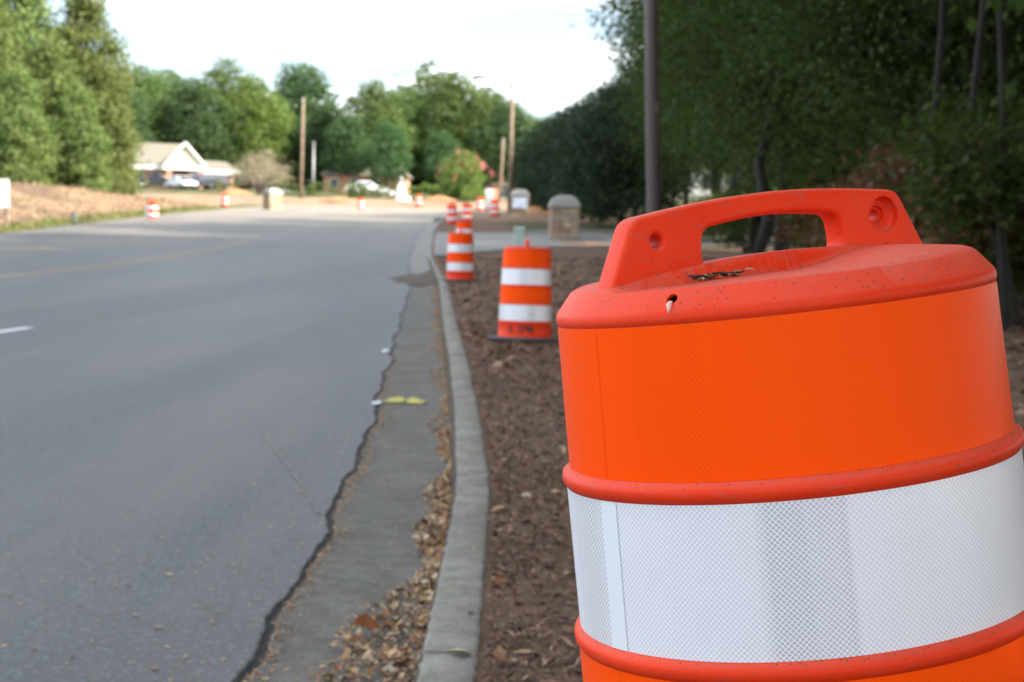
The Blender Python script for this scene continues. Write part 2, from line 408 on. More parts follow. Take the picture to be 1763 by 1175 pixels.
def mat_sheeting(name, line, cell, metal, vary, strip):
    m = Mat(name); uv = m.n('ShaderNodeUVMap'); s = m.n('ShaderNodeSeparateXYZ'); m.l(uv.outputs[0], s.inputs[0])
    P = .0056
    a = m.math('MULTIPLY', s.outputs[0], 1 / P); b = m.math('MULTIPLY', s.outputs[1], 1 / P)
    t1 = m.math('PINGPONG', m.math('ADD', a, b), .5); t2 = m.math('PINGPONG', m.math('SUBTRACT', a, b), .5)
    d = m.math('MINIMUM', t1, t2)
    ln = m.ramp(d, (.07, 1), (.13, 0))
    cl = m.mix(m.ramp(m.noise(uv.outputs[0], 11, 4), (.3, 0), (.7, 1)), tuple(x * (1 - vary) for x in cell), cell)
    # turned-prism film strips: their dark, view-dependent reflection is painted into the cell colour
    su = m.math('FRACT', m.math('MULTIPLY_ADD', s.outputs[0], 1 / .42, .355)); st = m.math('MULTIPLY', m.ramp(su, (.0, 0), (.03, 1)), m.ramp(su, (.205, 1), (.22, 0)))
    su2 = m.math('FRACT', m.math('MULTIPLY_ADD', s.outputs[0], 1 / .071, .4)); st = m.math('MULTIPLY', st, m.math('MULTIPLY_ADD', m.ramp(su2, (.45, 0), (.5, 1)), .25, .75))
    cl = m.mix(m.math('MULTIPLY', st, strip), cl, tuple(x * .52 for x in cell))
    c = m.mix(ln, cl, line)
    # sheet-wide scuffs
    sc = m.ramp(m.noise(m.map(uv.outputs[0], (1, .25, 1)), 60, 6, .7), (.68, 0), (.76, 1))
    c = m.mix(m.math('MULTIPLY', sc, .18), c, line)
    m.set(color=c, metal=m.math('MULTIPLY', m.math('SUBTRACT', 1.0, ln), metal), rough=m.mix(ln, (.30, .30, .30), (.42, .42, .42)), spec=.05, coat=.0, coatr=.2)
    return m.m
M['plastic'] = mat_plastic()
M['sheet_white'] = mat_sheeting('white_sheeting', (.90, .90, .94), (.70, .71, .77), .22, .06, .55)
M['sheet_orange'] = mat_sheeting('orange_sheeting', (1.0, .092, .003), (1.0, .075, .002), .0, .03, .10)
M['splice'] = simple('splice_tape', (.72, .77, .80), .35, var=.03)
M['rubber'] = simple('rubber', (.045, .047, .052), .75, var=.3, scale=12, bump=.3)
M['stencil'] = simple('stencil_ink', (.035, .018, .015), .7)
M['brown_steel'] = simple('brown_steel', (.070, .052, .045), .55, var=.15, scale=3)
M['grey_steel'] = simple('grey_steel', (.36, .37, .38), .5, metal=.4)
M['pole_wood'] = simple('pole_wood', (.21, .155, .11), .9, var=.25, scale=3, bump=.4)
M['white_paint'] = simple('white_paint', (.78, .77, .74), .55, var=.05)
M['panel_blue'] = simple('panel_blue_white', (.62, .70, .84), .5, var=.06)
M['brick'] = None
def mat_brick():
    m = Mat('brick_wall'); c = m.obj(); b = m.n('ShaderNodeTexBrick'); m.l(m.map(c, (1, 1, 1)), b.inputs[0])
    sp = m.n('ShaderNodeSeparateXYZ'); m.l(c, sp.inputs[0]); cb = m.n('ShaderNodeCombineXYZ')
    m.l(m.math('ADD', sp.outputs[0], sp.outputs[1]), cb.inputs[0]); m.l(sp.outputs[2], cb.inputs[1]); m.l(cb.outputs[0], b.inputs[0])
    b.inputs['Scale'].default_value = 4.5; b.inputs['Color1'].default_value = (.40, .17, .10, 1); b.inputs['Color2'].default_value = (.50, .24, .15, 1)
    b.inputs['Mortar'].default_value = (.45, .40, .35, 1); b.inputs['Mortar Size'].default_value = .012
    m.set(color=b.outputs[0], rough=.9); return m.m
M['brick'] = mat_brick()
M['roof'] = simple('shingle_roof', (.17, .158, .125), .9, var=.12, scale=9, bump=.3)
M['cream'] = simple('cream_siding', (.72, .66, .48), .7, var=.05)
M['glass'] = Mat('window_glass').set(color=(.03, .035, .04), rough=.08, spec=.8).m
M['stone_a'] = simple('tan_stone', (.40, .30, .20), .9, var=.3, scale=7, bump=.5)
M['stone_b'] = simple('brown_stone', (.30, .205, .14), .9, var=.3, scale=7, bump=.5)
M['stone_c'] = simple('grey_stone', (.33, .275, .21), .9, var=.3, scale=7, bump=.5)
M['mortar'] = simple('mortar', (.30, .24, .175), .95, var=.2)
M['tyre'] = simple('tyre', (.02, .02, .021), .85)
M['rim'] = simple('rim_metal', (.5, .5, .52), .3, metal=.9)
M['red_lens'] = simple('red_lens', (.45, .02, .025), .25)
M['paint_black'] = Mat('black_car_paint').set(color=(.012, .014, .016), rough=.25, coat=.8).m
M['paint_white'] = Mat('white_car_paint').set(color=(.72, .74, .76), rough=.3, coat=.8).m
M['paint_navy'] = Mat('navy_car_paint').set(color=(.035, .04, .085), rough=.25, coat=.8).m
M['paint_violet'] = Mat('dark_violet_car_paint').set(color=(.06, .055, .095), rough=.25, coat=.8).m
M['pedestal'] = simple('pale_green_metal', (.42, .52, .46), .55, var=.05)
M['dark_green'] = simple('dark_green_metal', (.035, .05, .045), .6)
M['blue_post'] = simple('blue_grey_post', (.10, .13, .15), .6)

def mat_litter(name, *cols):
    m = Mat(name); t = m.attr('tint')
    st = [(i / max(1, len(cols) - 1), c) for i, c in enumerate(cols)]
    m.set(color=m.ramp(t, *st), rough=.85, spec=.25); return m.m
M['chips'] = mat_litter('mulch_chips', (.050, .028, .018), (.105, .058, .036), (.16, .090, .058), (.22, .13, .085), (.34, .23, .15))
M['crumbs'] = mat_litter('leaf_crumbs', (.16, .085, .04), (.34, .19, .09), (.46, .28, .14), (.52, .36, .21))
def leaf_mat(name, c):
    m = Mat(name); o = m.obj(); n = m.noise(o, 60, 4)
    m.set(color=m.mix(m.ramp(n, (.35, 0), (.65, 1)), tuple(x * .6 for x in c), c), rough=.75, spec=.3); return m.m
M['dry'] = [leaf_mat('dry_leaf_tan', (.40, .27, .15)), leaf_mat('dry_leaf_brown', (.24, .12, .06)),
            leaf_mat('dry_leaf_pale', (.50, .44, .30)), leaf_mat('dry_leaf_russet', (.34, .12, .045)), leaf_mat('dry_leaf_dark', (.11, .06, .04))]

# ------------------------------------------------------------------ the ground
def make_ground():
    ys = np.concatenate([np.arange(-70, -8, 4.0), np.arange(-8, 3, .3), np.arange(3, 14, .09), np.arange(14, 34, .22), np.arange(34, 76, .5),
                         np.arange(76, 150, .8), np.geomspace(150, 2400, 46)])
    us = np.concatenate([-np.geomspace(1500, 48, 16), np.arange(-46, -14, .55), np.array([-14, -12, -9, -6, -3, -1, -.2]),
                         np.array([.02, .06, .09, .16, .19, .24]), np.arange(.32, 2.6, .09), np.arange(2.7, 7, .3), np.arange(7, 24, .9), np.geomspace(24, 1500, 22)])
    Y, U = np.meshgrid(ys, us, indexing='ij')
    X = KX(np.clip(Y, -70, 140)) + U
    Z = ground_z(X, Y)
    col = np.empty(X.shape + (3,))
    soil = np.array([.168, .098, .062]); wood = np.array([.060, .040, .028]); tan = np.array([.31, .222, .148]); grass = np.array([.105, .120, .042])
    lawn = np.array([.19, .19, .07]); orange = np.array([.36, .19, .09])
    def lerp(c, t): 
        col[:] = col * (1 - t[..., None]) + np.array(c) * t[..., None]
    col[:] = soil
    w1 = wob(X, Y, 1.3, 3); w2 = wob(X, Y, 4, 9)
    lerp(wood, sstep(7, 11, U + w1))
    lerp(orange * .55, sstep(0, .3, w1) * sstep(38, 42, Y) * (1 - sstep(42, 45, Y)) * sstep(1, 3, U) * .7)
    lerp(grass * .62, sstep(63, 66, Y + w1) * (1 - sstep(76, 80, Y + w1)) * sstep(2.5, 4, U) * (1 - sstep(9, 12, U)))
    lerp(tan * .92, sstep(82, 92, Y + 2 * w2) * (1 - sstep(4.5, 8, X + w1)))
    lerp(lawn, sstep(84, 96, Y + 2 * w2) * sstep(8, 12, X))
    V = XL(Y) - X
    lerp(grass, sstep(-.5, .05, V + .15 * w1))
    lerp(tan * np.array([1.0, .93, .86]), sstep(1.7, 2.6, V + .7 * w1))
    lerp(np.array([.135, .088, .060]), sstep(-.15, .5, w2 + .4 * w1) * sstep(1.8, 3, V) * (1 - sstep(9, 11, V)) * (1 - sstep(85, 100, Y)) * .9)
    lerp(lawn * np.array([1, .95, .8]), sstep(9, 12, V + w1))
    lerp(tan * 1.05, sstep(ROAD_END - 1, ROAD_END, Y) * (X < 9))
    lerp(orange * 1.1, sstep(.25, .7, w2 + w1 * .3) * sstep(ROAD_END, ROAD_END + 2, Y) * (X < 9) * .7)
    lerp(grass * .9, sstep(146, 152, Y + 2 * w2))
    lerp(np.array([.09, .11, .04]), sstep(205, 240, Y))
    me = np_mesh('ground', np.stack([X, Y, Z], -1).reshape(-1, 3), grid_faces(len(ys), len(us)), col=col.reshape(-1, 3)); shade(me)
    me.flip_normals()
    tag(link('ground', me, M['ground']), 'brown soil verge, tan clay banks and lawns beyond the road', kind='structure')
make_ground()

def strip(name, ys, u_of, dz, mat, nu=None, kind='structure', parent=None, crown=0.0):
    """sheet laid on the road profile; u_of(y) -> list of x across"""
    Xs = np.array([u_of(y) for y in ys]); n = Xs.shape[1]
    Y = np.repeat(np.array(ys)[:, None], n, 1); Z = RZ(Y) + dz
    me = np_mesh(name, np.stack([Xs, Y, Z], -1).reshape(-1, 3), grid_faces(len(ys), n)); shade(me)
    o = link(name, me, mat, parent)
    if me.polygons[0].normal.z < 0: me.flip_normals()
    if kind and not parent: o['kind'] = kind
    return o

def seam(y):      # ragged edge between asphalt and gutter slab
    y = np.asarray(y, float)
    return (KX(y) - .505 + .030 * np.sin(y * 2.3 + .6) * np.cos(y * .9) + .009 * np.sin(y * 7.1 + 1) + .004 * np.sin(y * 23 + 2 * np.sin(y * 5)) + .003 * np.sin(y * 61))
def make_road():
    ys = np.concatenate([np.arange(-60, -4, 2.0), np.arange(-4, 3, .3), np.arange(3, 16, .035), np.arange(16, 40, .15), np.arange(40, ROAD_END, .8), [ROAD_END]])
    ts = np.concatenate([np.linspace(0, .9, 16), [.94, .97, .985]])
    def xs(y):
        e = float(seam(y)) - (.014 + .006 * math.sin(y * 3.1) + .003 * math.sin(y * 11.7)) * (1 if y < 40 else 0)
        wide = float(sstep(104, 119, y))
        xl = float(XL(y)) - 42 * wide; e = e + (11.0 * float(sstep(88, 108, y)))
        return [xl + (e - xl) * t for t in ts] + [e - .02, e - .007, e]
    o = strip('road', ys, xs, .012, M['asphalt'])
    me = o.data; n = len(ts) + 3; co = np.empty(len(me.vertices) * 3, np.float32); me.vertices.foreach_get('co', co); co = co.reshape(len(ys), n, 3)
    co[:, -1, 2] -= .011; co[:, -2, 2] += .002; 
    me.vertices.foreach_set('co', co.ravel()); me.update()
    # dark ragged joint under the edge
    ys2 = np.concatenate([np.arange(2.5, 16, .05), np.arange(16, 41, .2)])
    j = strip('joint_filler', ys2, lambda y: [float(seam(y)) - .05, float(seam(y)) + .006 + .006 * math.sin(y * 17)], .0035, M['tar'])
    j['label'] = 'dark open joint between asphalt and gutter slab'
    return o
road = make_road()

def swept(name, prof, y0, y1, mat, parent, step=.12, rough=.0, seed=0):
    """closed profile in (u,z), swept along the kerb line"""
    ys = np.linspace(y0, y1, max(3, int((y1 - y0) / step))); n = len(prof); rg = np.random.default_rng(seed)
    V = []
    for y in ys:
        k = float(KX(y)); r = float(RZ(y)); j = rg.normal(0, rough, (n, 2))
        V += [(k + u + j[i, 0], y, r + z + j[i, 1]) for i, (u, z) in enumerate(prof)]
    Fc = grid_faces(len(ys), n, wrap=True)
    me = np_mesh(name, np.array(V), Fc)
    bm = bmesh.new(); bm.from_mesh(me); bm.verts.ensure_lookup_table()
    bm.faces.new([bm.verts[i] for i in range(n)]); bm.faces.new([bm.verts[(len(ys) - 1) * n + i] for i in range(n)])
    bmesh.ops.recalc_face_normals(bm, faces=bm.faces); bm.to_mesh(me); bm.free()
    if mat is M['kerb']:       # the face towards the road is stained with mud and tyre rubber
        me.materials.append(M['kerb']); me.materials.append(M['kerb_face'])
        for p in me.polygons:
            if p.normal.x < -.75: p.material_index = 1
        return link(name, me, None, parent)
    return link(name, me, mat, parent)

kerb = tag(empty('kerb', (0, 0, 0)), 'weathered grey concrete kerb curving along the soil strip', kind='structure')
gutter = tag(empty('gutter', (0, 0, 0)), 'grey concrete gutter slabs beside the kerb', kind='structure')
def kerb_prof(h): return [(-.01, -.12), (-.022, .004), (-.019, .02), (.000, h - .020), (.007, h - .005), (.020, h), (.075, h + .002), (.138, h), (.150, h - .008), (.155, h - .03), (.155, -.12)]
joints = [-6.0, -3.0, -1.0, 1.03, 4.08, 7.13, 10.18, 13.23, 16.28, 19.33, 22.38, 25.43, 28.48, 31.2]
for i in range(len(joints) - 1):
    a, b = joints[i] + .004, joints[i + 1] - .004
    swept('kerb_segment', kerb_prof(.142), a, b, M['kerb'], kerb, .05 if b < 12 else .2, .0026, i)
    o = strip('gutter_slab', np.linspace(a, b, 40), lambda y: [float(seam(y)) + (.005 if y < 12 else .0), float(KX(y)) - .3, float(KX(y)) - .1, float(KX(y)) - .0], .006, M['pan'], parent=gutter)
for a, b, h in ((31.25, 40.0, .12), (40.02, 43.9, .07), (43.95, 52, .035), (52.05, 62.9, .035), (62.95, 70, .12), (70.05, 82, .13)):
    swept('kerb_segment', kerb_prof(h), a, b, M['apron'] if h < .05 else M['kerb'], kerb, .4, .002, int(a))
    strip('gutter_slab', np.linspace(a, b, 12), lambda y: [float(seam(y)), float(KX(y)) - .2, float(KX(y))], .006, M['apron'], parent=gutter)

# driveway: concrete flare, then asphalt running off to the right
def sheet(name, poly_rows, dz, mat, kind='structure', label=None):
    V = np.array([[x, y, gz(x, y) + dz] for row in poly_rows for x, y in row]); nr, nc = len(poly_rows), len(poly_rows[0])
    me = np_mesh(name, V, grid_faces(nr, nc)); 
    if me.polygons[0].normal.z < 0: me.flip_normals()
    shade(me); o = link(name, me, mat); o['kind'] = kind
    if label: o['label'] = label
    return o
rows = []
for y in np.linspace(44.2, 62.4, 26):
    k = float(KX(y)); w = .6 + 2.7 * float(sstep(44.2, 52, y)) * 1.0
    rows.append([(k + .17 + w * t, y) for t in np.linspace(0, 1, 9)])
sheet('driveway_apron', rows, .03, M['apron'], label='pale concrete apron where the driveway meets the kerb')
rows = []
for t in np.linspace(0, 1, 40):
    row = []
    for q in np.linspace(0, 1, 10):
        y = 49.5 + 12.4 * q + 2.0 * t; x = float(KX(y)) + 3.32 + t * 17; row.append((x, y))
    rows.append(row)
sheet('driveway', rows, .035, M['asphalt'], label='asphalt driveway running off behind the stone pillar')
rows = [[(float(KX(62.3)) + 3.3 + t * 17, 62.5 + 2.0 * t + w) for w in (0, .35, .7)] for t in np.linspace(0, 1, 30)]
sheet('driveway_edging', rows, .06, M['apron'], label='pale concrete edging along the far side of the driveway')

# painted lines
M['yellow_line'] = None
def mat_line(name, col, wear):
    m = Mat(name); p = m.pos(); n = m.noise(p, 9, 6, .7); n2 = m.noise(p, 80, 4, .7)
    w = m.math('MULTIPLY', m.ramp(m.math('ADD', m.math('MULTIPLY', n, .6), m.math('MULTIPLY', n2, .4)), (wear - .08, 1), (wear + .08, 0)), 1.0)
    m.set(color=m.mix(w, (.060, .064, .068), col), rough=.7); return m.m
M['yellow_line'] = mat_line('worn_yellow_paint', (.19, .14, .07), .58)
M['white_line'] = mat_line('worn_white_paint', (.70, .72, .74), .60)
def painted(name, pts, width, mat, label, dz=.017):
    """pts: picture points, laid on the road surface where they meet it"""
    W = [road_hit(px, py) for px, py in pts]
    xs = np.array([p.x for p in W]); ys = np.array([p.y for p in W]); t = np.linspace(0, 1, len(W)); tt = np.linspace(0, 1, 40)
    X = np.interp(tt, t, xs); Y = np.interp(tt, t, ys)
    dx = np.gradient(X); dy = np.gradient(Y); L = np.hypot(dx, dy); nx, ny = -dy / L * width / 2, dx / L * width / 2
    V = []
    for i in range(40):
        for s in (-1, 0, 1):
            x, y = X[i] + s * nx[i], Y[i] + s * ny[i]; V.append((x, y, float(RZ(y)) + dz))
    me = np_mesh(name, np.array(V), grid_faces(40, 3))
    if me.polygons[0].normal.z < 0: me.flip_normals()
    o = link(name, me, mat); o['kind'] = 'structure'; o['label'] = label; return o
painted('lane_line', [(-120, 592), (-40, 581), (50, 567)], .12, M['white_line'], 'short white lane dash at the edge of view')
painted('yellow_line', [(-60, 484), (120, 466), (260, 449), (360, 432), (432, 415)], .30, M['yellow_line'], 'worn yellow line along the turn lane')
painted('yellow_line', [(-60, 440), (120, 425), (240, 416), (350, 411), (430, 413)], .34, M['yellow_line'], 'worn yellow line closing the turn lane')
M['scuff'] = mat_line('pale_scratch', (.16, .15, .13), .52)
painted('scratch_mark', [(446, 730), (463, 765), (490, 800), (515, 835), (532, 862), (548, 892)], .018, M['scuff'], 'thin pale scratch across the asphalt', .016)
0 and painted('scratch_mark', [(556, 505), (563, 545), (545, 585), (500, 630)], .05, M['scuff'], 'faint pale tyre scrape on the asphalt', .016)

def blot(name, px, py, rx, ry, mat, label, dz, seed, kind='structure', n=40, rim=.5):
    c = road_hit(px, py); rg = random.Random(seed); ph = [rg.uniform(0, 6.3) for _ in range(6)]
    V = [(c.x, c.y, float(RZ(c.y)) + dz)]
    for k in range(n):
        a = 2 * math.pi * k / n; r = 1 + rim * (.4 * math.sin(2 * a + ph[0]) + .3 * math.sin(3 * a + ph[1]) + .25 * math.sin(7 * a + ph[2]) + .2 * math.sin(13 * a + ph[3]))
        x, y = c.x + rx * r * math.cos(a), c.y + ry * r * math.sin(a); V.append((x, y, float(RZ(y)) + dz))
    me = bpy.data.meshes.new(name); me.from_pydata(V, [], [(0, k + 1, (k + 1) % n + 1) for k in range(n)]); me.update()
    o = link(name, me, mat); o['kind'] = kind; o['label'] = label; return o
M['yellow_spray'] = mat_line('yellow_spray', (.52, .47, .03), .58)
M['white_spray'] = simple('white_spray', (.74, .77, .84), .7)
M['spill'] = simple('spilled_soil', (.085, .060, .042), .95, var=.35, scale=12, bump=.8, bscale=40)
blot('spray_mark', 682, 693, .055, .20, M['yellow_spray'], 'yellow survey spray mark on gutter slab', .016, 3)
blot('spray_mark', 714, 695, .06, .17, M['yellow_spray'], 'paler yellow survey spray mark close to kerb', .016, 9)
blot('paint_fleck', 648, 698, .028, .10, M['white_spray'], 'white paint fleck next to yellow spray mark', .018, 1)
blot('paint_fleck', 663, 607, .028, .13, M['white_spray'], 'white paint fleck farther up the asphalt edge', .018, 2)
blot('soil_spill', 720, 482, .55, 2.2, M['spill'], 'fan of washed soil across the gutter', .022, 5, rim=.4)
blot('soil_spill', 752, 472, .30, 3.2, M['spill'], 'washed soil piled at the kerb end', .028, 6, rim=.4)

# ------------------------------------------------------------------ traffic drums
TZ = .866           # top of the uppermost band
SECT = [(.866, .714, .2305, .2345, 'sheet_orange'), (.694, .542, .2395, .2420, 'sheet_white'),
        (.522, .370, .2455, .2475, 'sheet_orange'), (.350, .198, .2505, .2520, 'sheet_white')]
def body_profile():
    p = []
    for i, (z1, z0, r1, r0, _) in enumerate(SECT):
        p += [(r1, z1), (r0, z0 + .0005)]
        nr = SECT[i + 1][2] if i < 3 else .2550
        b = max(r0, nr) + .0045
        p += [(r0 + .002, z0 - .001), (b - .0012, z0 - .005), (b, z0 - .010), (b - .0004, z0 - .015), (nr + .0015, z0 - .019)]
    p += [(.2552, .176), (.2575, .050), (.2615, .045), (.2655, .032), (.2660, .015)]
    return p[::-1]
def make_drum(n, high, name='traffic_drum'):
    root = empty(name)
    mb = MB(); mb.lathe(body_profile(), n, cap=False); mb.build('body', M['plastic'], root)
    # bands: each a strip of film that overlaps itself at the seam
    for i, (z1, z0, r1, r0, mt) in enumerate(SECT):
        m = int(n * 1.25) if high else n; lapn = R_(9); a0 = R_(-156 - (2, -1, 3, 1)[i]); V = []; UV = []
        zz = np.linspace(z0 + .0006, z1 - .0006, 5)
        for k in range(m + 1):
            t = k / m; a = a0 + (2 * math.pi + lapn) * t; lift = .0005 + .0003 * max(0.0, (t - .94) / .06) 
            skew = .004 * (1 if k in (0,) else 0)
            for z in zz:
                r = r0 + (r1 - r0) * (z - z0) / (z1 - z0) + lift
                aa = a + (.016 * (z - z0) / (z1 - z0) * (t if t > .97 else 0))
                V.append((r * math.cos(aa), r * math.sin(aa), z)); UV.append((r0 * a + i * .31, z))
        me = np_mesh('reflective_band', np.array(V), grid_faces(m + 1, 5), uv=np.array(UV)); shade(me)
        me.flip_normals() if (Vector(me.polygons[0].center).xy.dot(Vector(me.polygons[0].normal).xy) < 0) else None
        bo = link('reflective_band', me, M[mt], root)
        if high and mt == 'sheet_white':      # plain splice tape at the lap
            V = []; ae = a0 + lapn
            for k in range(9):
                for z in zz:
                    r = r0 + (r1 - r0) * (z - z0) / (z1 - z0) + .0011; a = ae - R_(6.2) * (1 - k / 8) + .016 * (z - z0) / (z1 - z0) * 1.0 + .006
                    V.append((r * math.cos(a), r * math.sin(a), z))
            me = np_mesh('splice_tape', np.array(V), grid_faces(9, 5)); shade(me); me.flip_normals(); link('splice_tape', me, M['splice'], bo)
    # lid: a height field on a disc, with the low shelf in front of the grip
    nr = 54 if high else 12; na = n
    rr = list(np.linspace(0.0, 1, nr)); V = [(0, 0, 0)]; ga = R_(27)
    RIM = .2020
    def lid_h(x, y):
        s_ = x * math.cos(ga) + y * math.sin(ga) * 1.0; t_ = -x * math.sin(ga) + y * math.cos(ga)
        # s along the grip, t across it; front is t<0
        rad = math.hypot(x, y)
        h0 = .9045 + .0150 * (1 - (rad / RIM) ** 2)
        for sg in (1, -1):
            tt, ss = t_ * sg, s_ * sg
            front = float(sstep(-.012, -.026, tt)) if False else float(1 - sstep(-.0265, -.0195, tt))
            along = float(1 - sstep(.01, .145, ss + max(0, -tt - .03) * .35))
            h0 -= (.0150 * (1 - (rad / RIM) ** 2) + .0055) * front * along
        return h0
    prof_out = [(.2060, .9030), (.2105, .9012), (.2140, .8985), (.2295, .8800), (.2312, .8765), (.2318, .8715), (.2314, .8685), (.2300, .8660), (.2285, .866)]
    ang = [2 * math.pi * k / na for k in range(na)]
    V = []
    for i in range(1, nr + 1):
        r = RIM * i / nr
        for a in ang: V.append((r * math.cos(a), r * math.sin(a), lid_h(r * math.cos(a), r * math.sin(a))))
    for j, (r, z) in enumerate(prof_out):
        for a in ang:
            dz = 0.0
            if j < 2: dz = (lid_h(RIM * math.cos(a), RIM * math.sin(a)) - .9045) * (1 - .45 * j)
            V.append((r * math.cos(a), r * math.sin(a), z + dz))
    nrow = nr + len(prof_out); Fq = grid_faces(nrow, na, wrap=True)
    me = bpy.data.meshes.new('lid'); V.append((0, 0, lid_h(0, 0))); cidx = len(V) - 1
    me.from_pydata([tuple(map(float, v)) for v in V], [], [tuple(map(int, f)) for f in Fq] + [(cidx, k, (k + 1) % na) for k in range(na)])
    bm = bmesh.new(); bm.from_mesh(me); bmesh.ops.recalc_face_normals(bm, faces=bm.faces)
    bm.to_mesh(me); bm.free(); shade(me)
    if me.polygons[len(me.polygons) - 1].normal.z < 0: me.flip_normals()
    lid = link('lid', me, M['plastic'], root)
    # grip
    grip = make_grip(high)
    g = link('handle', grip, M['plastic'], lid); g.rotation_euler = (0, 0, ga); g.location = (0, 0, 0)
    # ballast ring of rubber
    mb = MB(); q = 48 if high else 28
    mb.lathe([(.250, .002), (.325, .002), (.345, .010), (.348, .024), (.335, .036), (.300, .044), (.272, .044), (.2680, .020), (.250, .014)], q, cap=False); mb.build('rubber_base', M['rubber'], root)
    return root

def rounded(pts, rads, seg=7):
    """polygon with rounded corners"""
    out = []; n = len(pts)
    for i in range(n):
        p, a, b = Vector(pts[i]), Vector(pts[i - 1]), Vector(pts[(i + 1) % n]); r = rads[i]
        if r <= 0: out.append(tuple(p)); continue
        d1 = (a - p).normalized(); d2 = (b - p).normalized(); ang = d1.angle(d2); t = r / math.tan(ang / 2)
        t = min(t, (a - p).length * .49, (b - p).length * .49)
        q1, q2 = p + d1 * t, p + d2 * t
        for k in range(seg + 1):
            s = k / seg; out.append(tuple((1 - s) ** 2 * q1 + 2 * s * (1 - s) * p + s * s * q2))
    return out
def make_grip(high):
    cu = bpy.data.curves.new('grip_outline', 'CURVE'); cu.dimensions = '2D'; cu.fill_mode = 'BOTH'
    cu.extrude = .0115; cu.bevel_depth = .0055; cu.bevel_resolution = 3 if high else 1; cu.offset = -.0055
    ZB = .888
    top = [(-.1720 + .344 * t, .9705 + .0130 * math.sin(math.pi * t)) for t in np.linspace(0, 1, 9)]
    outline = [(-.2130, ZB), ] + [top[0]] + top[1:-1] + [top[-1]] + [(.2130, ZB)]
    rads = [0] + [.022] + [0.05] * (len(top) - 2) + [.022] + [0]
    rads = [0] + [.022] + [0] * (len(top) - 2) + [.022] + [0]
    wtop = [(.089 - .178 * t, .9520 + .0075 * math.sin(math.pi * t)) for t in np.linspace(0, 1, 7)]
    win = [(-.0940, .9070), (.0940, .9070)] + wtop
    wr = [.020, .020] + [.016] + [0] * (len(wtop) - 2) + [.016]
    def hole(cx, cz, r): return [(cx + r * math.cos(2 * math.pi * k / 24), cz + r * math.sin(2 * math.pi * k / 24)) for k in range(24)]
    for poly in (rounded(outline, rads), rounded(win, wr), hole(-.146, .9450, .0070), hole(.149, .9450, .0065)):
        sp = cu.splines.new('POLY'); sp.points.add(len(poly) - 1); sp.use_cyclic_u = True
        for p, q in zip(sp.points, poly): p.co = (q[0], q[1], 0, 1)
    tmp = bpy.data.objects.new('grip_tmp', cu); COL.objects.link(tmp)
    me = bake(tmp, 'handle'); bpy.data.objects.remove(tmp); bpy.data.curves.remove(cu)
    me.materials.clear()
    me.transform(Matrix.Rotation(math.pi / 2, 4, 'X'))
    bm = bmesh.new(); bm.from_mesh(me); bmesh.ops.remove_doubles(bm, verts=bm.verts, dist=1e-5); bmesh.ops.recalc_face_normals(bm, faces=bm.faces); bm.to_mesh(me); bm.free()
    if high:
        # countersink at the far hole, on the side that faces the road
        cm = MB(); cm.lathe([(.0200, -.030), (.0200, .0085 - .012), (.0165, .0085 - .008), (.0105, .0085 - .0075), (.0095, .0085 - .003)], 40)
        cme = cm.mesh('cut'); cme.transform(Matrix.Translation((.149, -.0055, .9450)) @ Matrix.Rotation(-math.pi / 2, 4, 'X'))
        co = bpy.data.objects.new('cut', cme); COL.objects.link(co)
        ob = bpy.data.objects.new('grip_tmp', me); COL.objects.link(ob)
        md = ob.modifiers.new('b', 'BOOLEAN'); md.operation = 'DIFFERENCE'; md.object = co; md.solver = 'EXACT'
        me2 = bake(ob, 'handle'); bpy.data.objects.remove(ob); bpy.data.objects.remove(co)
        if len(me2.polygons) > 50: me = me2
    shade(me)
    try:
        me.set_sharp_from_angle(angle=R_(38))
    except Exception: pass
    return me

near = make_drum(192, True)
LEAN = R_(-7.8)
tp = at(1329, 520, 1.68)
near.rotation_euler = (R_(0.3), LEAN, 0)
off = near.rotation_euler.to_matrix() @ Vector((0, 0, TZ))
near.location = tp - off
tag(near, 'large leaning traffic drum with dusty lid and slotted carrying handle, close beside the kerb', 'traffic drum', 'traffic drums')

# bolt hole in the lid's slope, with a torn plastic burr hanging from it
lid = [c for c in near.children if c.name.startswith('lid')][0]
ha = R_(-124); hr, hz = .2215, .8895
nrm = Vector((math.cos(ha) * .77, math.sin(ha) * .77, .64)).normalized()
cm = MB(); cm.lathe([(.0058, -.03), (.0058, .02)], 24); cme = cm.mesh('cut')
cme.transform(Matrix.Translation((hr * math.cos(ha), hr * math.sin(ha), hz)) @ nrm.to_track_quat('Z', 'Y').to_matrix().to_4x4())
co = bpy.data.objects.new('cut', cme); COL.objects.link(co)
tmp = bpy.data.objects.new('lid_tmp', lid.data); COL.objects.link(tmp)
sol = tmp.modifiers.new('s', 'SOLIDIFY'); sol.thickness = .004; sol.offset = -1
md = tmp.modifiers.new('b', 'BOOLEAN'); md.operation = 'DIFFERENCE'; md.object = co; md.solver = 'EXACT'
me2 = bake(tmp, 'lid'); bpy.data.objects.remove(tmp); bpy.data.objects.remove(co)
if len(me2.polygons) > 500:
    shade(me2)
    try: me2.set_sharp_from_angle(angle=R_(50))
    except Exception: pass
    lid.data = me2
M['burr'] = simple('torn_plastic', (.80, .42, .34), .4)
mb = MB(); p0 = Vector((hr * math.cos(ha), hr * math.sin(ha), hz - .003)) + nrm * .001
down = Vector((math.cos(ha) * .64, math.sin(ha) * .64, -.77))
mb.tube([p0, p0 + down * .003 + nrm * .002, p0 + down * .007 + nrm * .003, p0 + down * .011 + nrm * .001, p0 + down * .014], [.0012, .0025, .0030, .0016, .0004], 7)
mb.build('plastic_burr', M['burr'], lid)
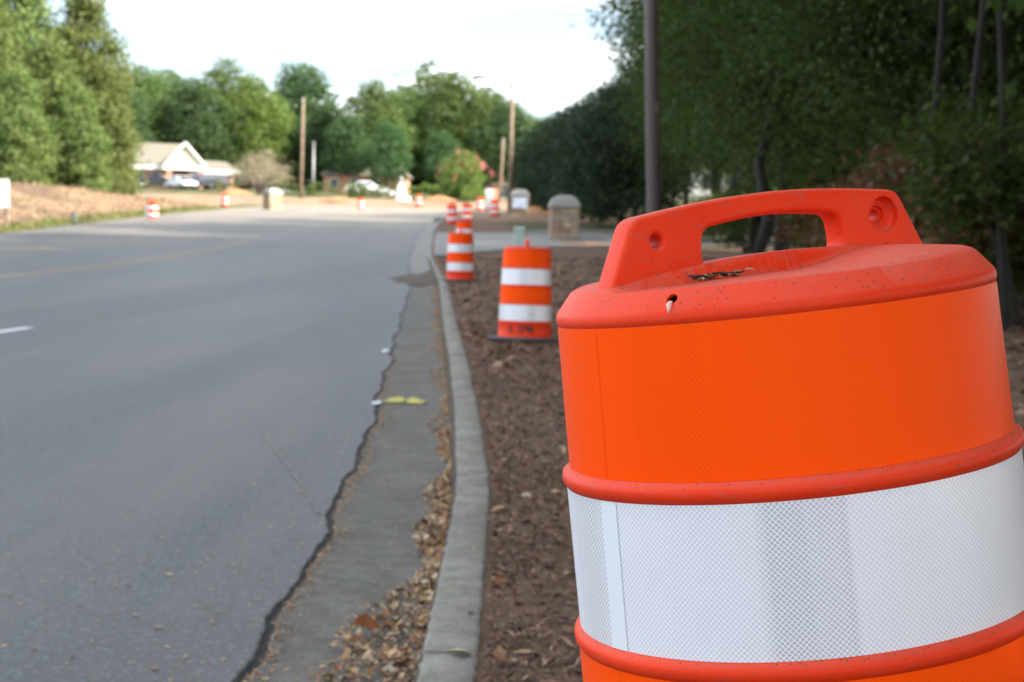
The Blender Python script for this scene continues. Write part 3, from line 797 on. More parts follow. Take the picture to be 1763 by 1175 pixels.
# litter on the lid
def lid_point(px, py, zl):
    """drum-local point on the level zl seen at a picture point"""
    mw = near.matrix_world if False else Matrix.LocRotScale(near.location, near.rotation_euler, None)
    inv = mw.inverted(); o = inv @ Vector(CAM); d = inv.to_3x3() @ Vector(ray(px, py)); t = (zl - o.z) / d.z
    return o + d * t
bpy.context.view_layer.update()
def needle_mesh(L, w, bend, seed):
    rg = random.Random(seed); mb = MB()
    pts = [(L * (t - .5), bend * math.sin(math.pi * t), .0012 + .002 * rg.random() + .0015 * math.sin(3 * t + seed)) for t in np.linspace(0, 1, 5)]
    mb.tube(pts, [w * .5, w, w, w * .8, w * .3], 5); return mb.mesh('pine_needle')
ga = R_(27); gx, gy = math.cos(ga), math.sin(ga)
mats = [M['dry'][1], M['dry'][0], M['dry'][4], M['dry'][2], M['tar']]
DM = Matrix.LocRotScale(near.location, near.rotation_euler, None)
for i in range(26):
    t = random.random(); s_ = -.120 + .066 * t + random.gauss(0, .006); q_ = -.0255 - random.random() * .010
    lx, ly = s_ * gx - q_ * gy, s_ * gy + q_ * gx
    lz = .8985 + .0015 + random.random() * .0025
    me = needle_mesh(random.uniform(.008, .022), random.uniform(.0006, .0014), random.uniform(-.003, .003), i)
    o = link('leaf_scrap', me, mats[(i * 7) % 5]); w = DM @ Vector((lx, ly, lz)); o.location = w; o.rotation_euler = (random.uniform(-.1, .1), LEAN, ga + random.gauss(0, .4))
    tag(o, 'tiny dry leaf scrap lying at the foot of the handle on the drum lid', 'leaf scrap', 'scraps on the drum lid')

drumB = make_drum(56, False)
first = [True]
def place_drum(px, D, label, rz=0.0, tilt=(0, 0), sink=0.0, p=None, s=1.0):
    if first[0]: d = drumB; first[0] = False
    else: d = copy_tree(drumB)
    loc = p if p is not None else on_ground(px, D)
    d.location = (loc.x, loc.y, loc.z - sink + .004); d.rotation_euler = (R_(tilt[0]), R_(tilt[1]), R_(rz)); d.scale = (s, s, s)
    tag(d, label, 'traffic drum', 'traffic drums'); return d
d2 = place_drum(903, 15.1, 'traffic drum with black stencilled marks on its base, standing on bare soil', 62, (0, 1.0))
place_drum(792, 29.3, 'traffic drum at the end of the kerb beside the washed soil', 66, (0, -.4))
place_drum(798, 47.0, 'traffic drum at the mouth of the driveway on the concrete apron', 20)
place_drum(779, 73.0, 'traffic drum tipping slightly, on the kerb past the driveway', 40, (0, -4))
place_drum(803.5, 77.0, 'upright traffic drum just past the tipping one, beyond the driveway', 70)
place_drum(852, 91.0, 'traffic drum at the corner near the domed pillar with a pale panel', 10)
place_drum(825.5, 117.0, 'traffic drum on the bare corner in front of the white cabinet', 30)
place_drum(720, 133.0, 'traffic drum on the clay verge below the white monument', 60)
place_drum(621, 121.0, 'traffic drum on the clay verge below the hedge and white car', 80)
place_drum(387, 112.0, 'traffic drum by the road edge in front of the dark parked cars', 15)
place_drum(263, 76.0, 'traffic drum at the foot of the clay bank, beside a white marker post', 55)
# stencilled writing on the second drum
fc = bpy.data.curves.new('stencil', 'FONT'); fc.body = '6. 2PM'; fc.size = .105; fc.align_x = 'CENTER'; fc.offset = .0022; fc.resolution_u = 3
fo = bpy.data.objects.new('stencil_tmp', fc); COL.objects.link(fo); tm = bake(fo, 'lettering'); bpy.data.objects.remove(fo)
bm = bmesh.new(); bm.from_mesh(tm); bmesh.ops.triangulate(bm, faces=bm.faces); bmesh.ops.subdivide_edges(bm, edges=[e for e in bm.edges if e.calc_length() > .03], cuts=2); bm.to_mesh(tm); bm.free()
az0 = math.atan2(-d2.location.y, -d2.location.x) - d2.rotation_euler.z - .16
for v in tm.vertices:
    a = az0 + v.co.x * .86 / .256; z = .085 + v.co.y; r = .2590 - .0023 * (z - .05) / .126
    v.co = (r * math.cos(a), r * math.sin(a), z)
tm.materials.clear(); lt = link('lettering', tm, M['stencil'], d2)

# ------------------------------------------------------------------ trees
def leaves(C, size, rg, up=.35, aspect=.62, outward=None):
    """rhombic leaves centred on C (N,3)"""
    N = len(C)
    n = rg.normal(size=(N, 3)); n[:, 2] = np.abs(n[:, 2]) + up
    if outward is not None: n += outward * .8
    n /= np.linalg.norm(n, axis=1, keepdims=True)
    a = np.cross(n, rg.normal(size=(N, 3))); a /= np.linalg.norm(a, axis=1, keepdims=True) + 1e-9
    b = np.cross(n, a); s = (size * rg.uniform(.65, 1.35, N))[:, None]
    V = np.stack([C - a * s * .5, C - b * s * aspect * .5 + n * s * .05, C + a * s * .5, C + b * s * aspect * .5 + n * s * .05], 1)
    return V.reshape(-1, 3)
def leaf_object(name, V, tint, mat, parent):
    F = np.arange(len(V)).reshape(-1, 4)
    me = np_mesh(name, V, F, tint=tint); return link(name, me, mat, parent)
def clumped(rg, lobes, n_clumps, per, spread, inner=.55):
    """leaf centres in clumps over the shells of the lobes (cx,cy,cz,rx,ry,rz)"""
    L = np.array(lobes); w = (L[:, 3] * L[:, 4] + L[:, 3] * L[:, 5]); w = w / w.sum()
    k = rg.choice(len(L), n_clumps, p=w); d = rg.normal(size=(n_clumps, 3)); d /= np.linalg.norm(d, axis=1, keepdims=True)
    rad = rg.uniform(inner, 1.06, n_clumps) ** .6
    C = L[k, :3] + d * rad[:, None] * L[k, 3:6]
    q = rg.normal(size=(n_clumps, per, 3)) * np.array([1, 1, .62]) * spread * rg.uniform(.6, 1.4, (n_clumps, 1, 1))
    P = (C[:, None, :] + q).reshape(-1, 3)
    out = np.repeat(d, per, 0)
    tint = np.clip(np.repeat(rg.normal(.5, .28, n_clumps), per) + rg.normal(0, .16, len(P)), 0, 1)
    return P, out, tint
def limbs(mb, rg, h, lobes, r0, top=.8, bend=.25, n=7):
    pts = [Vector((0, 0, -.3))]; x = y = 0
    for i in range(1, 8):
        t = i / 7; x += rg.normal(0, bend) * .35; y += rg.normal(0, bend) * .35; pts.append(Vector((x, y, h * top * t)))
    rad = [r0 * 1.35] + [r0 * (1 - .82 * i / 7) for i in range(1, 8)]
    mb.tube(pts, rad, n)
    for lb in lobes:
        c = Vector(lb[:3]); k = min(6, max(2, int(7 * (c.z / (h * top)) * .72))); s = pts[k]
        mid = s.lerp(c, .55) + Vector((rg.normal(0, .2), rg.normal(0, .2), .35)); rr = r0 * (.45 - .04 * k)
        mb.tube([s, mid, c], [rr, rr * .6, rr * .2], 5)
        for _ in range(3):
            e = c + Vector(tuple(rg.normal(0, .55, 3) * np.array(lb[3:6]))); mb.tube([mid.lerp(c, .6), e], [rr * .35, rr * .08], 4)
def lobes_broad(rg, h, r, base, n):
    L = []
    for i in range(n):
        t = (i + .5) / n; z = base + (h - base) * (.10 + .86 * t); env = math.sin(math.pi * min(1, .22 + .78 * t) ** 1.15) ** .7
        a = i * 2.4 + rg.uniform(-.4, .4); q = r * env * rg.uniform(.35, .72) * (0.25 if t > .93 else 1)
        s = r * rg.uniform(.36, .52) * (.72 + .4 * env)
        L.append((q * math.cos(a), q * math.sin(a), z, s, s, s * rg.uniform(.7, .95)))
    return L
def make_broad(name, h, r, base, nl, n_clumps, per, spread, leaf, mat, seed, trunk='bark', r0=.26):
    rg = np.random.default_rng(seed); root = empty(name); L = lobes_broad(rg, h, r, base, nl)
    mb = MB(); limbs(mb, rg, h, L, r0); mb.build('trunk', M[trunk], root)
    P, out, t = clumped(rg, L, n_clumps, per, spread)
    P[:, 2] = np.maximum(P[:, 2], .15)
    leaf_object('crown', leaves(P, leaf, rg, outward=out), np.repeat(t, 1), M[mat], root)
    return root
def make_pine(name, h, r, base, n, n_clumps, per, leaf, mat, seed):
    rg = np.random.default_rng(seed); root = empty(name); L = []
    for i in range(n):
        t = (i + .5) / n; z = base + (h - base) * t; env = (1 - t) ** .5 * min(1.0, .78 + t * 1.6) * rg.uniform(.7, 1.2); a = i * 2.4 + rg.uniform(-.5, .5)
        q = r * env * rg.uniform(.35, .80); q_s = r * (.20 + .22 * env) * rg.uniform(.85, 1.25)
        L.append((q * math.cos(a), q * math.sin(a), z, q_s, q_s, q_s * rg.uniform(.65, 1.0)))
    for k in range(3): L.append((rg.normal(0, .1), rg.normal(0, .1), h * (.90 + .045 * k), .45 - .1 * k, .45 - .1 * k, .6))
    mb = MB(); limbs(mb, rg, h, L[:-3], .22, top=.94, bend=.1); mb.build('trunk', M['bark'], root)
    P, out, t = clumped(rg, L, n_clumps, per, .38); P[:, 2] = np.maximum(P[:, 2], .12)
    leaf_object('crown', leaves(P, leaf, rg, up=.2, aspect=.38, outward=out), t, M[mat], root); return root

used = set()
def put(proto, loc, label, cat, group, s=1.0, rz=None, sz=None, name=None):
    if proto.name in used: o = copy_tree(proto)
    else: o = proto; used.add(proto.name)
    o.location = (loc[0], loc[1], loc[2] - .03); o.scale = (s, s, sz if sz else s); o.rotation_euler = (0, 0, random.uniform(0, 6.28) if rz is None else rz)
    tag(o, label, cat, group); return o

broad = [make_broad('broadleaf_tree', 16, 5.6, 2.6, 17, 1500, 14, .42, .36, m, sd) for m, sd in (('leaf_far', 3), ('leaf_far_dark', 14), ('leaf_bright', 25))]
airy = make_broad('broadleaf_tree', 17, 6.0, 2.5, 20, 1250, 13, .40, .36, 'leaf_far', 41)
pines = [make_pine('pine_tree', 12.5, 3.6, .4, 26, 1150, 19, .34, 'needle', 51), make_pine('pine_tree', 11.0, 4.1, .4, 24, 1150, 19, .34, 'needle', 62)]

# left stand of pines, behind the clay bank
PL = [(-55, 96, 1.02, 0), (0, 103, .90, 1), (42, 108, 1.16, 0), (78, 100, .84, 1), (100, 112, .92, 0), (142, 110, 1.10, 0), (166, 106, .78, 1), (180, 116, .70, 1), (28, 94, .62, 1), (130, 99, .58, 1), (-20, 118, 1.2, 0)]
plab = ['tall pine in the stand behind the sign', 'full pine behind the clay bank, beside the white sign', 'tallest pine of the stand, with a narrow pointed tip', 'bushy pine tucked between the two tallest tips',
        'pine between the tallest tip and the broad rounded one', 'tall broad pine with a ragged pointed crown above the clay bank', 'pine leaning over the clay bank near the brick clinic', 'smaller pine at the end of the stand, next to the clinic roof',
        'low bushy pine in front of the tallest one', 'low bushy pine in front of the broad one', 'tall pine standing at the back of the stand']
for (px, D, s, k), lb in zip(PL, plab):
    put(pines[k], on_ground(px, D), lb, 'tree', 'pines behind the clay bank', s)
# far tree line
FT = [(235, 205, 1.00, 0, 'rounded tree right behind the clinic roof'), (285, 215, 1.03, 0, 'broad tree rising behind the clinic gable'), (338, 200, .90, 1, 'dark tree beside the clinic wing'),
      (385, 225, 1.12, 3, 'loose airy tree behind the bare grey tree'), (432, 205, .94, 2, 'bright green dome-shaped tree above the bare grey tree'), (470, 212, .82, 2, 'bright green tree next to the wooden utility pole'),
      (512, 230, 1.22, 1, 'tall dark oval tree behind the wooden utility pole'), (556, 210, .78, 1, 'low dark tree beside the slim grey lamp post'), (600, 196, .62, 1, 'small dark tree in front of the brick school'),
      (640, 205, .92, 0, 'large lit tree behind the white car'), (690, 214, .92, 0, 'lit tree behind the white monument'), (735, 228, 1.16, 3, 'tallest tree of the far line, with gaps in its crown'),
      (785, 214, 1.06, 0, 'tree behind the pink-flowered crape myrtle'), (832, 218, .95, 0, 'pale green tree below the street lamp arm'), (868, 205, .80, 1, 'narrow dark tree behind the street lamp pole'),
      (915, 240, .80, 0, 'distant low tree past the domed pillar'), (955, 250, .86, 1, 'distant dark tree above the evergreen bank'), (1010, 245, .8, 0, 'distant tree half hidden by the evergreen bank'), (200, 190, .8, 1, 'dark tree between the pines and the clinic'),
      (665, 190, .55, 1, 'small dark tree over the brick school wall'), (760, 192, .5, 1, 'small dark tree by the monument hedge')]
for px, D, s, k, lb in FT:
    put((broad + [airy])[k], on_ground(px, D), lb, 'tree', 'trees of the far line', s * .95)

low = make_broad('understory_tree', 7.5, 4.4, .3, 16, 900, 13, .42, .36, 'leaf_far_dark', 55)
for i, (px, D, lb) in enumerate([(175, 232, 'low dark tree far behind the clinic roof'), (330, 236, 'low tree closing the view behind the clinic wing'), (410, 240, 'low tree behind the bare grey tree'), (465, 228, 'low tree behind the gate pillar hedge'), (520, 236, 'low tree behind the slim grey lamp post'),
      (575, 226, 'low tree behind the olive hedge'), (620, 234, 'low tree behind the brick building roof'), (668, 228, 'low tree behind the brick building corner'), (712, 222, 'low tree behind the white monument hedge'), (755, 230, 'low tree behind the clay heap by the crape myrtle'), (800, 226, 'low tree right behind the crape myrtle'), (850, 232, 'low tree behind the brick outbuilding'), (905, 236, 'low tree past the far pillar'), (960, 225, 'low tree hidden behind the evergreens'), (245, 228, 'low tree just behind the clinic chimney'), (290, 224, 'low tree behind the clinic gable')]):
    put(low, on_ground(px, D), lb, 'tree', 'low trees filling the far line', 1.0 + .12 * math.sin(i * 2.3))
# the wood along the right: it continues beside and behind the camera, which is what shades the road
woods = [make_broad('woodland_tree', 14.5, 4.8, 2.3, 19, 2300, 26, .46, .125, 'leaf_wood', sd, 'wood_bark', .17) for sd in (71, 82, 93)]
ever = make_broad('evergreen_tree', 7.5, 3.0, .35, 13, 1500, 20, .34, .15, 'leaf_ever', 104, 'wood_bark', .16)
WL = 'dark broadleaf tree in the shaded wood on the verge'
wood_pos = []
WP = [  # column in the picture, distance, scale, kind
    (1225, 62, .90), (1262, 54, .95), (1300, 47, .98), (1345, 40, 1.0), (1365, 56, 1.1), (1440, 34, .98), (1450, 44, 1.1), (1530, 29, .95), (1600, 38, 1.1), (1660, 25, .9), (1720, 33, 1.0), (1790, 28, 1.0), (1480, 60, 1.15), (1310, 70, 1.1), (1180, 84, .85), (1235, 92, .95)]
for i, (px, D, s) in enumerate(WP):
    p = on_ground(px, D); wood_pos.append(p)
WPlab = ['leafy tree at the edge of the wood behind the brown lamp pole', 'leafy tree just past the brown lamp pole', 'woodland tree hanging over the driveway', 'dark woodland tree with a low trunk behind the drum handle',
         'tall woodland tree deep behind the drum handle', 'woodland tree rising above the drum handle', 'woodland tree in the second row above the drum lid', 'slender-trunked woodland tree above the far end of the handle',
         'woodland tree in the second row, past the handle', 'woodland tree over the brown-leaved thicket', 'tall woodland tree behind the brown-leaved thicket', 'woodland tree at the thicket end, partly cut by the view', 'tall tree at the back of the wood over the lid', 'tree at the back of the wood beyond the lawn gap', 'tree past the evergreens that shades the far pillar', 'farther tree past the evergreens, over the lawn']
for i, (p, (px, D, s)) in enumerate(zip(wood_pos, WP)):
    put(woods[i % 3], p, WPlab[i], 'tree', 'trees of the shaded wood', s, sz=s * (1.05 if i % 2 else 1.2))
# the same wood beside and behind the photographer
OUT = [(6.6, 15, 1.1), (7.4, 8, 1.15), (6.8, 1.5, 1.15), (7.3, -5.5, 1.1), (12.5, 17, 1.25), (12.8, 4.5, 1.25), (12.6, -8, 1.25), (13, 11, 1.25), (13.5, -2, 1.25), (19, 10, 1.3), (20, -10, 1.3), (19, 22, 1.3), (20, 0, 1.3), (20, 34, 1.3)]
for i, (x, y, s) in enumerate(OUT):
    put(woods[i % 3], (x, y, gz(x, y)), 'tall broadleaf tree of the wood edging the verge beside the leaning drum', 'tree', 'trees of the shaded wood out of view', s)
# dense evergreens from the domed pillar to the wood edge
EV = [(925, 108, .72), (948, 100, .80), (975, 92, .80), (1002, 84, .82), (1034, 78, .86), (1066, 72, .86), (1100, 69, .90), (1010, 104, .92), (1060, 92, .98), (985, 118, .88), (1330, 84, .95), (1400, 78, .95), (1470, 74, 1.0), (1545, 68, 1.0), (1625, 62, 1.0), (1700, 52, .95)]
evl = ['low dark evergreen at the end of the bank by the domed pillar', 'dark evergreen second from the domed pillar', 'dark evergreen right behind the stone pillar on the driveway', 'dark evergreen next after the one behind the stone pillar', 'tall dark evergreen with an outline against the sky',
       'tall dark evergreen toward the brown lamp pole', 'dark evergreen touching the brown lamp pole', 'dark evergreen in the back row, against the sky', 'tallest evergreen in the back row', 'farthest evergreen of the bank', 'evergreen deep in the wood past the lawn gap', 'evergreen deep in the wood behind the handle bar', 'evergreen deep in the wood over the handle hole', 'evergreen deep in the wood behind the brown thicket', 'evergreen deep in the wood between the bare trunks', 'evergreen at the wood floor behind the leaning trunk']
for (px, D, s), lb in zip(EV, evl): put(ever, on_ground(px, D), lb, 'tree', 'evergreens behind the stone pillars', s)

# understorey thicket
def make_shrub(name, h, r, n_clumps, per, leaf, mat, seed):
    rg = np.random.default_rng(seed); root = empty(name); mb = MB(); L = []
    for k in range(9):
        a = rg.uniform(0, 6.28); q = r * rg.uniform(.2, .8); z = h * rg.uniform(.3, .85); e = Vector((q * math.cos(a), q * math.sin(a), z)); L.append((*e, r * .45, r * .45, h * .26))
        mb.tube([(rg.normal(0, .08), rg.normal(0, .08), -.1), e * .5 + Vector((0, 0, .2)), e, e + Vector((rg.normal(0, .2), rg.normal(0, .2), .35))], [.022, .017, .010, .003], 5)
    mb.build('stems', M['bark'], root); P, out, t = clumped(rg, L, n_clumps, per, .16, .3); P[:, 2] = np.maximum(P[:, 2], .06)
    leaf_object('foliage', leaves(P, leaf, rg, aspect=.55), t, M[mat], root); return root
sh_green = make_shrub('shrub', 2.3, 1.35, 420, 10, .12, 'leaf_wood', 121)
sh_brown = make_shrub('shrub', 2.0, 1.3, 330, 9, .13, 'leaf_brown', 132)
SH = [(1470, 27, 1, 0.95), (1530, 24, 1, 1.0), (1585, 22, 1, 1.1), (1640, 20.5, 1, 1.05), (1700, 19, 1, 1.0), (1755, 18, 0, 1.15), (1620, 25, 0, 1.15), (1690, 23, 0, 1.2), (1560, 28, 0, 1.1), (1500, 32, 0, 1.2), (1440, 34, 0, 1.1), (1740, 21, 1, 1.1), (1790, 20, 0, 1.2), (1400, 38, 1, .9), (1350, 46, 0, 1.0), (1668, 21, 0, .7), (1235, 52, 0, .8), (1285, 47, 0, .9), (1320, 55, 0, 1.1), (1375, 60, 0, 1.1)]
shl = ['brown-leaved shrub behind the end of the handle', 'russet shrub next along the thicket behind the handle', 'tall brown-leaved shrub in the middle of the thicket', 'brown-leaved shrub with dark gaps over the drum lid', 'russet shrub over the edge of the drum lid', 'dark green shrub beside the drum edge', 'green shrub behind the brown thicket', 'larger green shrub behind the russet ones',
       'green shrub at the back of the thicket', 'green shrub beneath the woodland trees', 'green shrub beyond the handle slot', 'brown shrub deep in the thicket', 'green shrub at the thicket end', 'brown shrub seen through the handle slot', 'green shrub by the driveway in the wood', 'small green shrub among the brown ones', 'low green shrub below the lawn gap', 'low green shrub next to the dark trunk by the lawn gap', 'green shrub behind the handle bar', 'green shrub far behind the handle bar']
for (px, D, k, s), lb in zip(SH, shl): put(sh_brown if k else sh_green, on_ground(px, D), lb, 'shrub', 'thicket under the wood', s)
# bare thin trunks in the wood
def make_sapling(seed):
    rg = np.random.default_rng(seed); root = empty('sapling'); mb = MB(); x = y = 0; pts = [Vector((0, 0, -.2))]
    for i in range(1, 9): x += rg.normal(0, .09); y += rg.normal(0, .09); pts.append(Vector((x, y, i * 1.1)))
    mb.tube(pts, [.075, .068, .062, .056, .05, .045, .038, .03, .02], 7); mb.build('trunk', M['wood_bark'], root)
    for k in range(7):
        mb = MB(); s = pts[3 + k % 5]; a = rg.uniform(0, 6.28); e = s + Vector((math.cos(a) * rg.uniform(.6, 1.3), math.sin(a) * rg.uniform(.6, 1.3), rg.uniform(.6, 1.4))); mb.tube([s, s.lerp(e, .5) + Vector((0, 0, .08)), e], [.022, .015, .004], 5); mb.build('branch', M['wood_bark'], root)
    return root
sap = [make_sapling(5), make_sapling(6)]
for i, (px, D, lb) in enumerate([(1597, 20, 'bare thin trunk with forked twigs in the thicket'), (1672, 18.5, 'bare dark trunk rising over the drum lid'), (1735, 17.5, 'leaning bare trunk near the drum edge'), (1290, 33, 'dark trunk standing at the end of the lawn gap'), ]):
    o = put(sap[i % 2], on_ground(px, D), lb, 'tree', 'bare trunks in the wood', 0.8 if i != 3 else 1.9, sz=1.1); 
    if i == 2: o.rotation_euler[1] = R_(6)

# crape myrtle, bare grey tree, hedges
def make_bare2():
    rg = np.random.default_rng(8); root = empty('bare_tree'); L = []
    for k in range(22):
        a = k * 2.4; e = math.acos(1 - (k + .5) / 22 * .98); q = rg.uniform(.55, .82); L.append((3.6 * q * math.sin(e) * math.cos(a), 3.6 * q * math.sin(e) * math.sin(a), 1.2 + 3.5 * q * math.cos(e) * rg.uniform(.75, 1.2), .9, .9, .8))
    mb = MB()
    for lb in L:
        c = Vector(lb[:3]); m = Vector((c.x * .3, c.y * .3, .5 + c.z * .35)); mb.tube([(rg.normal(0, .1), rg.normal(0, .1), -.2), m, c], [.09, .06, .02], 5)
        for _ in range(14):
            d = Vector(tuple(rg.normal(0, 1, 3))) + c * .25; d.normalize(); mb.tube([m.lerp(c, rg.uniform(.55, 1)), c + d * rg.uniform(.5, 1.1)], [.018, .005], 3, cap=False)
    mb.build('trunk', M['pale_bark'], root)
    P, out, t = clumped(rg, L, 520, 9, .3, .2); leaf_object('twigs', leaves(P, .24, rg, aspect=.22), t, M['twig_grey'], root); return root
bt = make_bare2(); put(bt, on_ground(447, 158), 'round bare grey tree standing beside the clinic wing', 'tree', None, 1.02, 1.0, 1.02)
cm_ = make_broad('crape_myrtle', 4.6, 2.6, .5, 11, 520, 12, .26, .24, 'leaf_bright', 151, 'pale_bark', .09)
rg = np.random.default_rng(4); tp_ = rg.normal(size=(46, 3)) * np.array([1.3, 1.3, .38]) + np.array([0, 0, 4.35]); tp_[:, 2] -= .16 * (tp_[:, 0] ** 2 + tp_[:, 1] ** 2)
P = (tp_[:, None] + rg.normal(size=(46, 20, 3)) * np.array([.13, .13, .20])).reshape(-1, 3)
leaf_object('blossom', leaves(P, .16, rg), np.clip(rg.normal(.5, .25, len(P)), 0, 1), M['blossom'], cm_)
put(cm_, on_ground(798, 142), 'crape myrtle with pink blossom on its crown', 'tree', None, .92, .5)
def make_hedge(name, L, d, h, n, seed, mat='hedge_leaf'):
    rg = np.random.default_rng(seed); root = empty(name)
    P = rg.uniform(-1, 1, (n, 3)); ax = rg.integers(0, 3, n); 
    P[np.arange(n), ax] = np.sign(P[np.arange(n), ax]) * rg.uniform(.78, 1.04, n)
    P *= np.array([L / 2, d / 2, h / 2]); P[:, 2] += h / 2; P[:, 2] *= 1 + .16 * np.sin(P[:, 0] * 2.1 + seed) + .08 * np.sin(P[:, 0] * 5.3)
    P += rg.normal(0, .06, P.shape); P[:, 2] = np.abs(P[:, 2])
    mb = MB()
    for k in range(max(3, int(L))): x = -L / 2 + (k + .5) * L / max(3, int(L)); mb.tube([(x, 0, -.1), (x + .05, .02, h * .45), (x + .15, .1, h * .8)], [.03, .022, .008], 5)
    mb.build('stems', M['bark'], root); leaf_object('foliage', leaves(P, .17, rg), np.clip(rg.normal(.5, .25, n), 0, 1), M[mat], root); return root
for i, (px, D, L, d, h, n, mt, lb) in enumerate([(580, 152, 5.5, 1.6, 1.3, 2600, 'hedge_leaf', 'clipped olive hedge between the utility pole and the white car'), (648, 150, 5.2, 1.6, 1.15, 2500, 'hedge_leaf', 'olive hedge directly in front of the white car'),
       (725, 147, 4.4, 1.8, 1.35, 2400, 'leaf_bright', 'bright green hedge beside the white monument'), (772, 143, 3.0, 1.8, 1.1, 1800, 'leaf_bright', 'low bright green bushes below the crape myrtle'), (505, 150, 4.0, 1.5, 1.2, 1900, 'hedge_leaf', 'olive hedge behind the stone gate pillar'),
       (391, 172, 2.2, 1.4, 1.0, 900, 'leaf_bright', 'small green bush at the clinic corner'), (815, 139, 2.0, 1.5, 1.0, 1200, 'leaf_bright', 'bright green bush beside the white cabinet')]):
    hd = make_hedge('hedge', L, d, h, n, 30 + i, mt); p = on_ground(px, D); hd.location = (p.x, p.y, p.z - .02); tag(hd, lb, 'hedge', 'hedges beyond the junction')

# ------------------------------------------------------------------ street furniture
def place(o, p): o.location = (p.x, p.y, p.z - .02); return o
# near brown lamp pole
lp = place(empty('street_lamp'), on_ground(1128, 25.0)); lp.rotation_euler = (0, R_(-2.4), 0)
mb = MB(); mb.lathe([(.125, 0), (.122, .4), (.112, 3.5), (.085, 8.2)], 20); mb.build('pole', M['brown_steel'], lp)
mb = MB(); mb.box((0, 0, .03), (.42, .42, .06)); mb.build('base_plate', M['brown_steel'], lp, .008)
mb = MB(); mb.tube([(0, 0, 8.0), (-.9, 0, 8.45), (-2.2, 0, 8.55)], [.05, .045, .04], 8); mb.build('arm', M['brown_steel'], lp)
mb = MB(); mb.box((-2.6, 0, 8.53), (.75, .3, .14), taper=.8); mb.build('lamp_head', M['brown_steel'], lp, .03)
tag(lp, 'brown steel street lamp pole in front of the dark wood', 'street lamp')
# wooden poles
def wood_pole(px, D, h, r, label, lean=(0, 0), cross=False):
    o = place(empty('utility_pole'), on_ground(px, D)); o.rotation_euler = (R_(lean[0]), R_(lean[1]), 0)
    mb = MB(); mb.lathe([(r, -.2), (r * .9, h * .5), (r * .80, h)], 14); mb.build('pole', M['pole_wood'], o)
    mb = MB(); mb.box((0, -r * .9, h - .25), (.12, .06, .3)); mb.build('bracket', M['grey_steel'], o, .01)
    tag(o, label, 'utility pole'); return o
wood_pole(518, 140, 9.0, .15, 'straight tan wooden utility pole between the bare tree and the grey lamp post', (0, .6))
wood_pole(860, 150, 5.9, .14, 'shorter leaning wooden pole beside the tall lamp pole', (0, 2.4))
sl = wood_pole(877, 106, 8.6, .145, 'tall wooden lamp pole with a long arm near the domed pillar', (0, .2)); sl.name = 'street_lamp'; sl['category'] = 'street lamp'
mb = MB(); mb.tube([(0, -.05, 8.35), (-.7, -.1, 8.75), (-1.5, -.15, 9.0), (-2.0, -.15, 9.05)], [.11, .105, .10, .10], 7); mb.build('arm', M['brown_steel'], sl)
mb = MB(); mb.box((-2.3, -.15, 9.03), (.85, .36, .24), taper=.7); mb.build('lamp_head', M['brown_steel'], sl, .03)
gl = place(empty('street_lamp'), on_ground(539, 168)); mb = MB(); mb.lathe([(.11, 0), (.10, 2), (.07, 5.3)], 12); mb.build('pole', M['grey_steel'], gl)
mb = MB(); mb.box((0, -.18, 5.35), (.30, .55, .14)); mb.build('lamp_head', M['grey_steel'], gl, .03); tag(gl, 'slim grey metal lamp post next to the wooden utility pole', 'street lamp')

# stone gate pillars
def rounded_square(h, n=6):
    out = []; r = h * .12
    for cx, cy, a0 in ((1, 1, 0), (-1, 1, 90), (-1, -1, 180), (1, -1, 270)):
        for k in range(n): a = R_(a0 + 90 * k / (n - 1)); out.append((cx * (h - r) + r * math.cos(a), cy * (h - r) + r * math.sin(a)))
    return out
stone_me = []
for k in range(6):
    mb = MB(); rg_ = random.Random(k); mb.box((0, 0, 0), (1, 1, 1)); me = mb.mesh('stone')
    for v in me.vertices: v.co += Vector((rg_.uniform(-.04, .04), rg_.uniform(-.04, .04), rg_.uniform(-.05, .05)))
    bm = bmesh.new(); bm.from_mesh(me); bmesh.ops.bevel(bm, geom=list(bm.edges), offset=.05, segments=1, affect='EDGES'); bm.to_mesh(me); bm.free()
    me.materials.append(M[('stone_a', 'stone_b', 'stone_c', 'stone_a', 'stone_c', 'stone_b')[k]]); stone_me.append(me)
def make_pillar(seed):
    root = empty('stone_pillar'); rg_ = random.Random(seed); Hs = 1.12
    mb = MB(); mb.box((0, 0, Hs / 2 - .05), (.84, .84, Hs + .1)); sh = mb.build('shaft', M['mortar'], root)
    zs = [0, .22, .43, .66, .88, Hs]
    for r in range(5):
        z0, z1 = zs[r], zs[r + 1]
        for side in range(4):
            cuts = [-.5, -.5 + rg_.uniform(.26, .42), .5 - rg_.uniform(.22, .38), .5]
            for a, b in zip(cuts, cuts[1:]):
                if b - a < .1: continue
                o = link('stone', stone_me[rg_.randrange(6)], None, sh); o.rotation_euler = (0, 0, side * math.pi / 2)
                c = Matrix.Rotation(side * math.pi / 2, 3, 'Z') @ Vector(((a + b) / 2 * .95, -.455, 0)); o.location = (c.x, c.y, (z0 + z1) / 2); o.scale = ((b - a) * .95 - .022, .10 + rg_.uniform(-.01, .015), z1 - z0 - .022)
    prof = [(.53, Hs), (.56, Hs + .02), (.56, Hs + .12), (.52, Hs + .16), (.49, Hs + .24), (.44, Hs + .32), (.36, Hs + .40), (.25, Hs + .45), (.12, Hs + .475)]
    V = [];
    for h_, z in prof: V += [(x, y, z) for x, y in rounded_square(h_)]
    n = 24; Fc = [tuple(f) for f in grid_faces(len(prof), n, wrap=True).tolist()]
    mb = MB(); mb.add(V, Fc, False); mb.f += [tuple(range(n))[::-1], tuple((len(prof) - 1) * n + k for k in range(n))]; mb.sm += [False, False]
    mb.build('cap', M['capstone'], root); return root
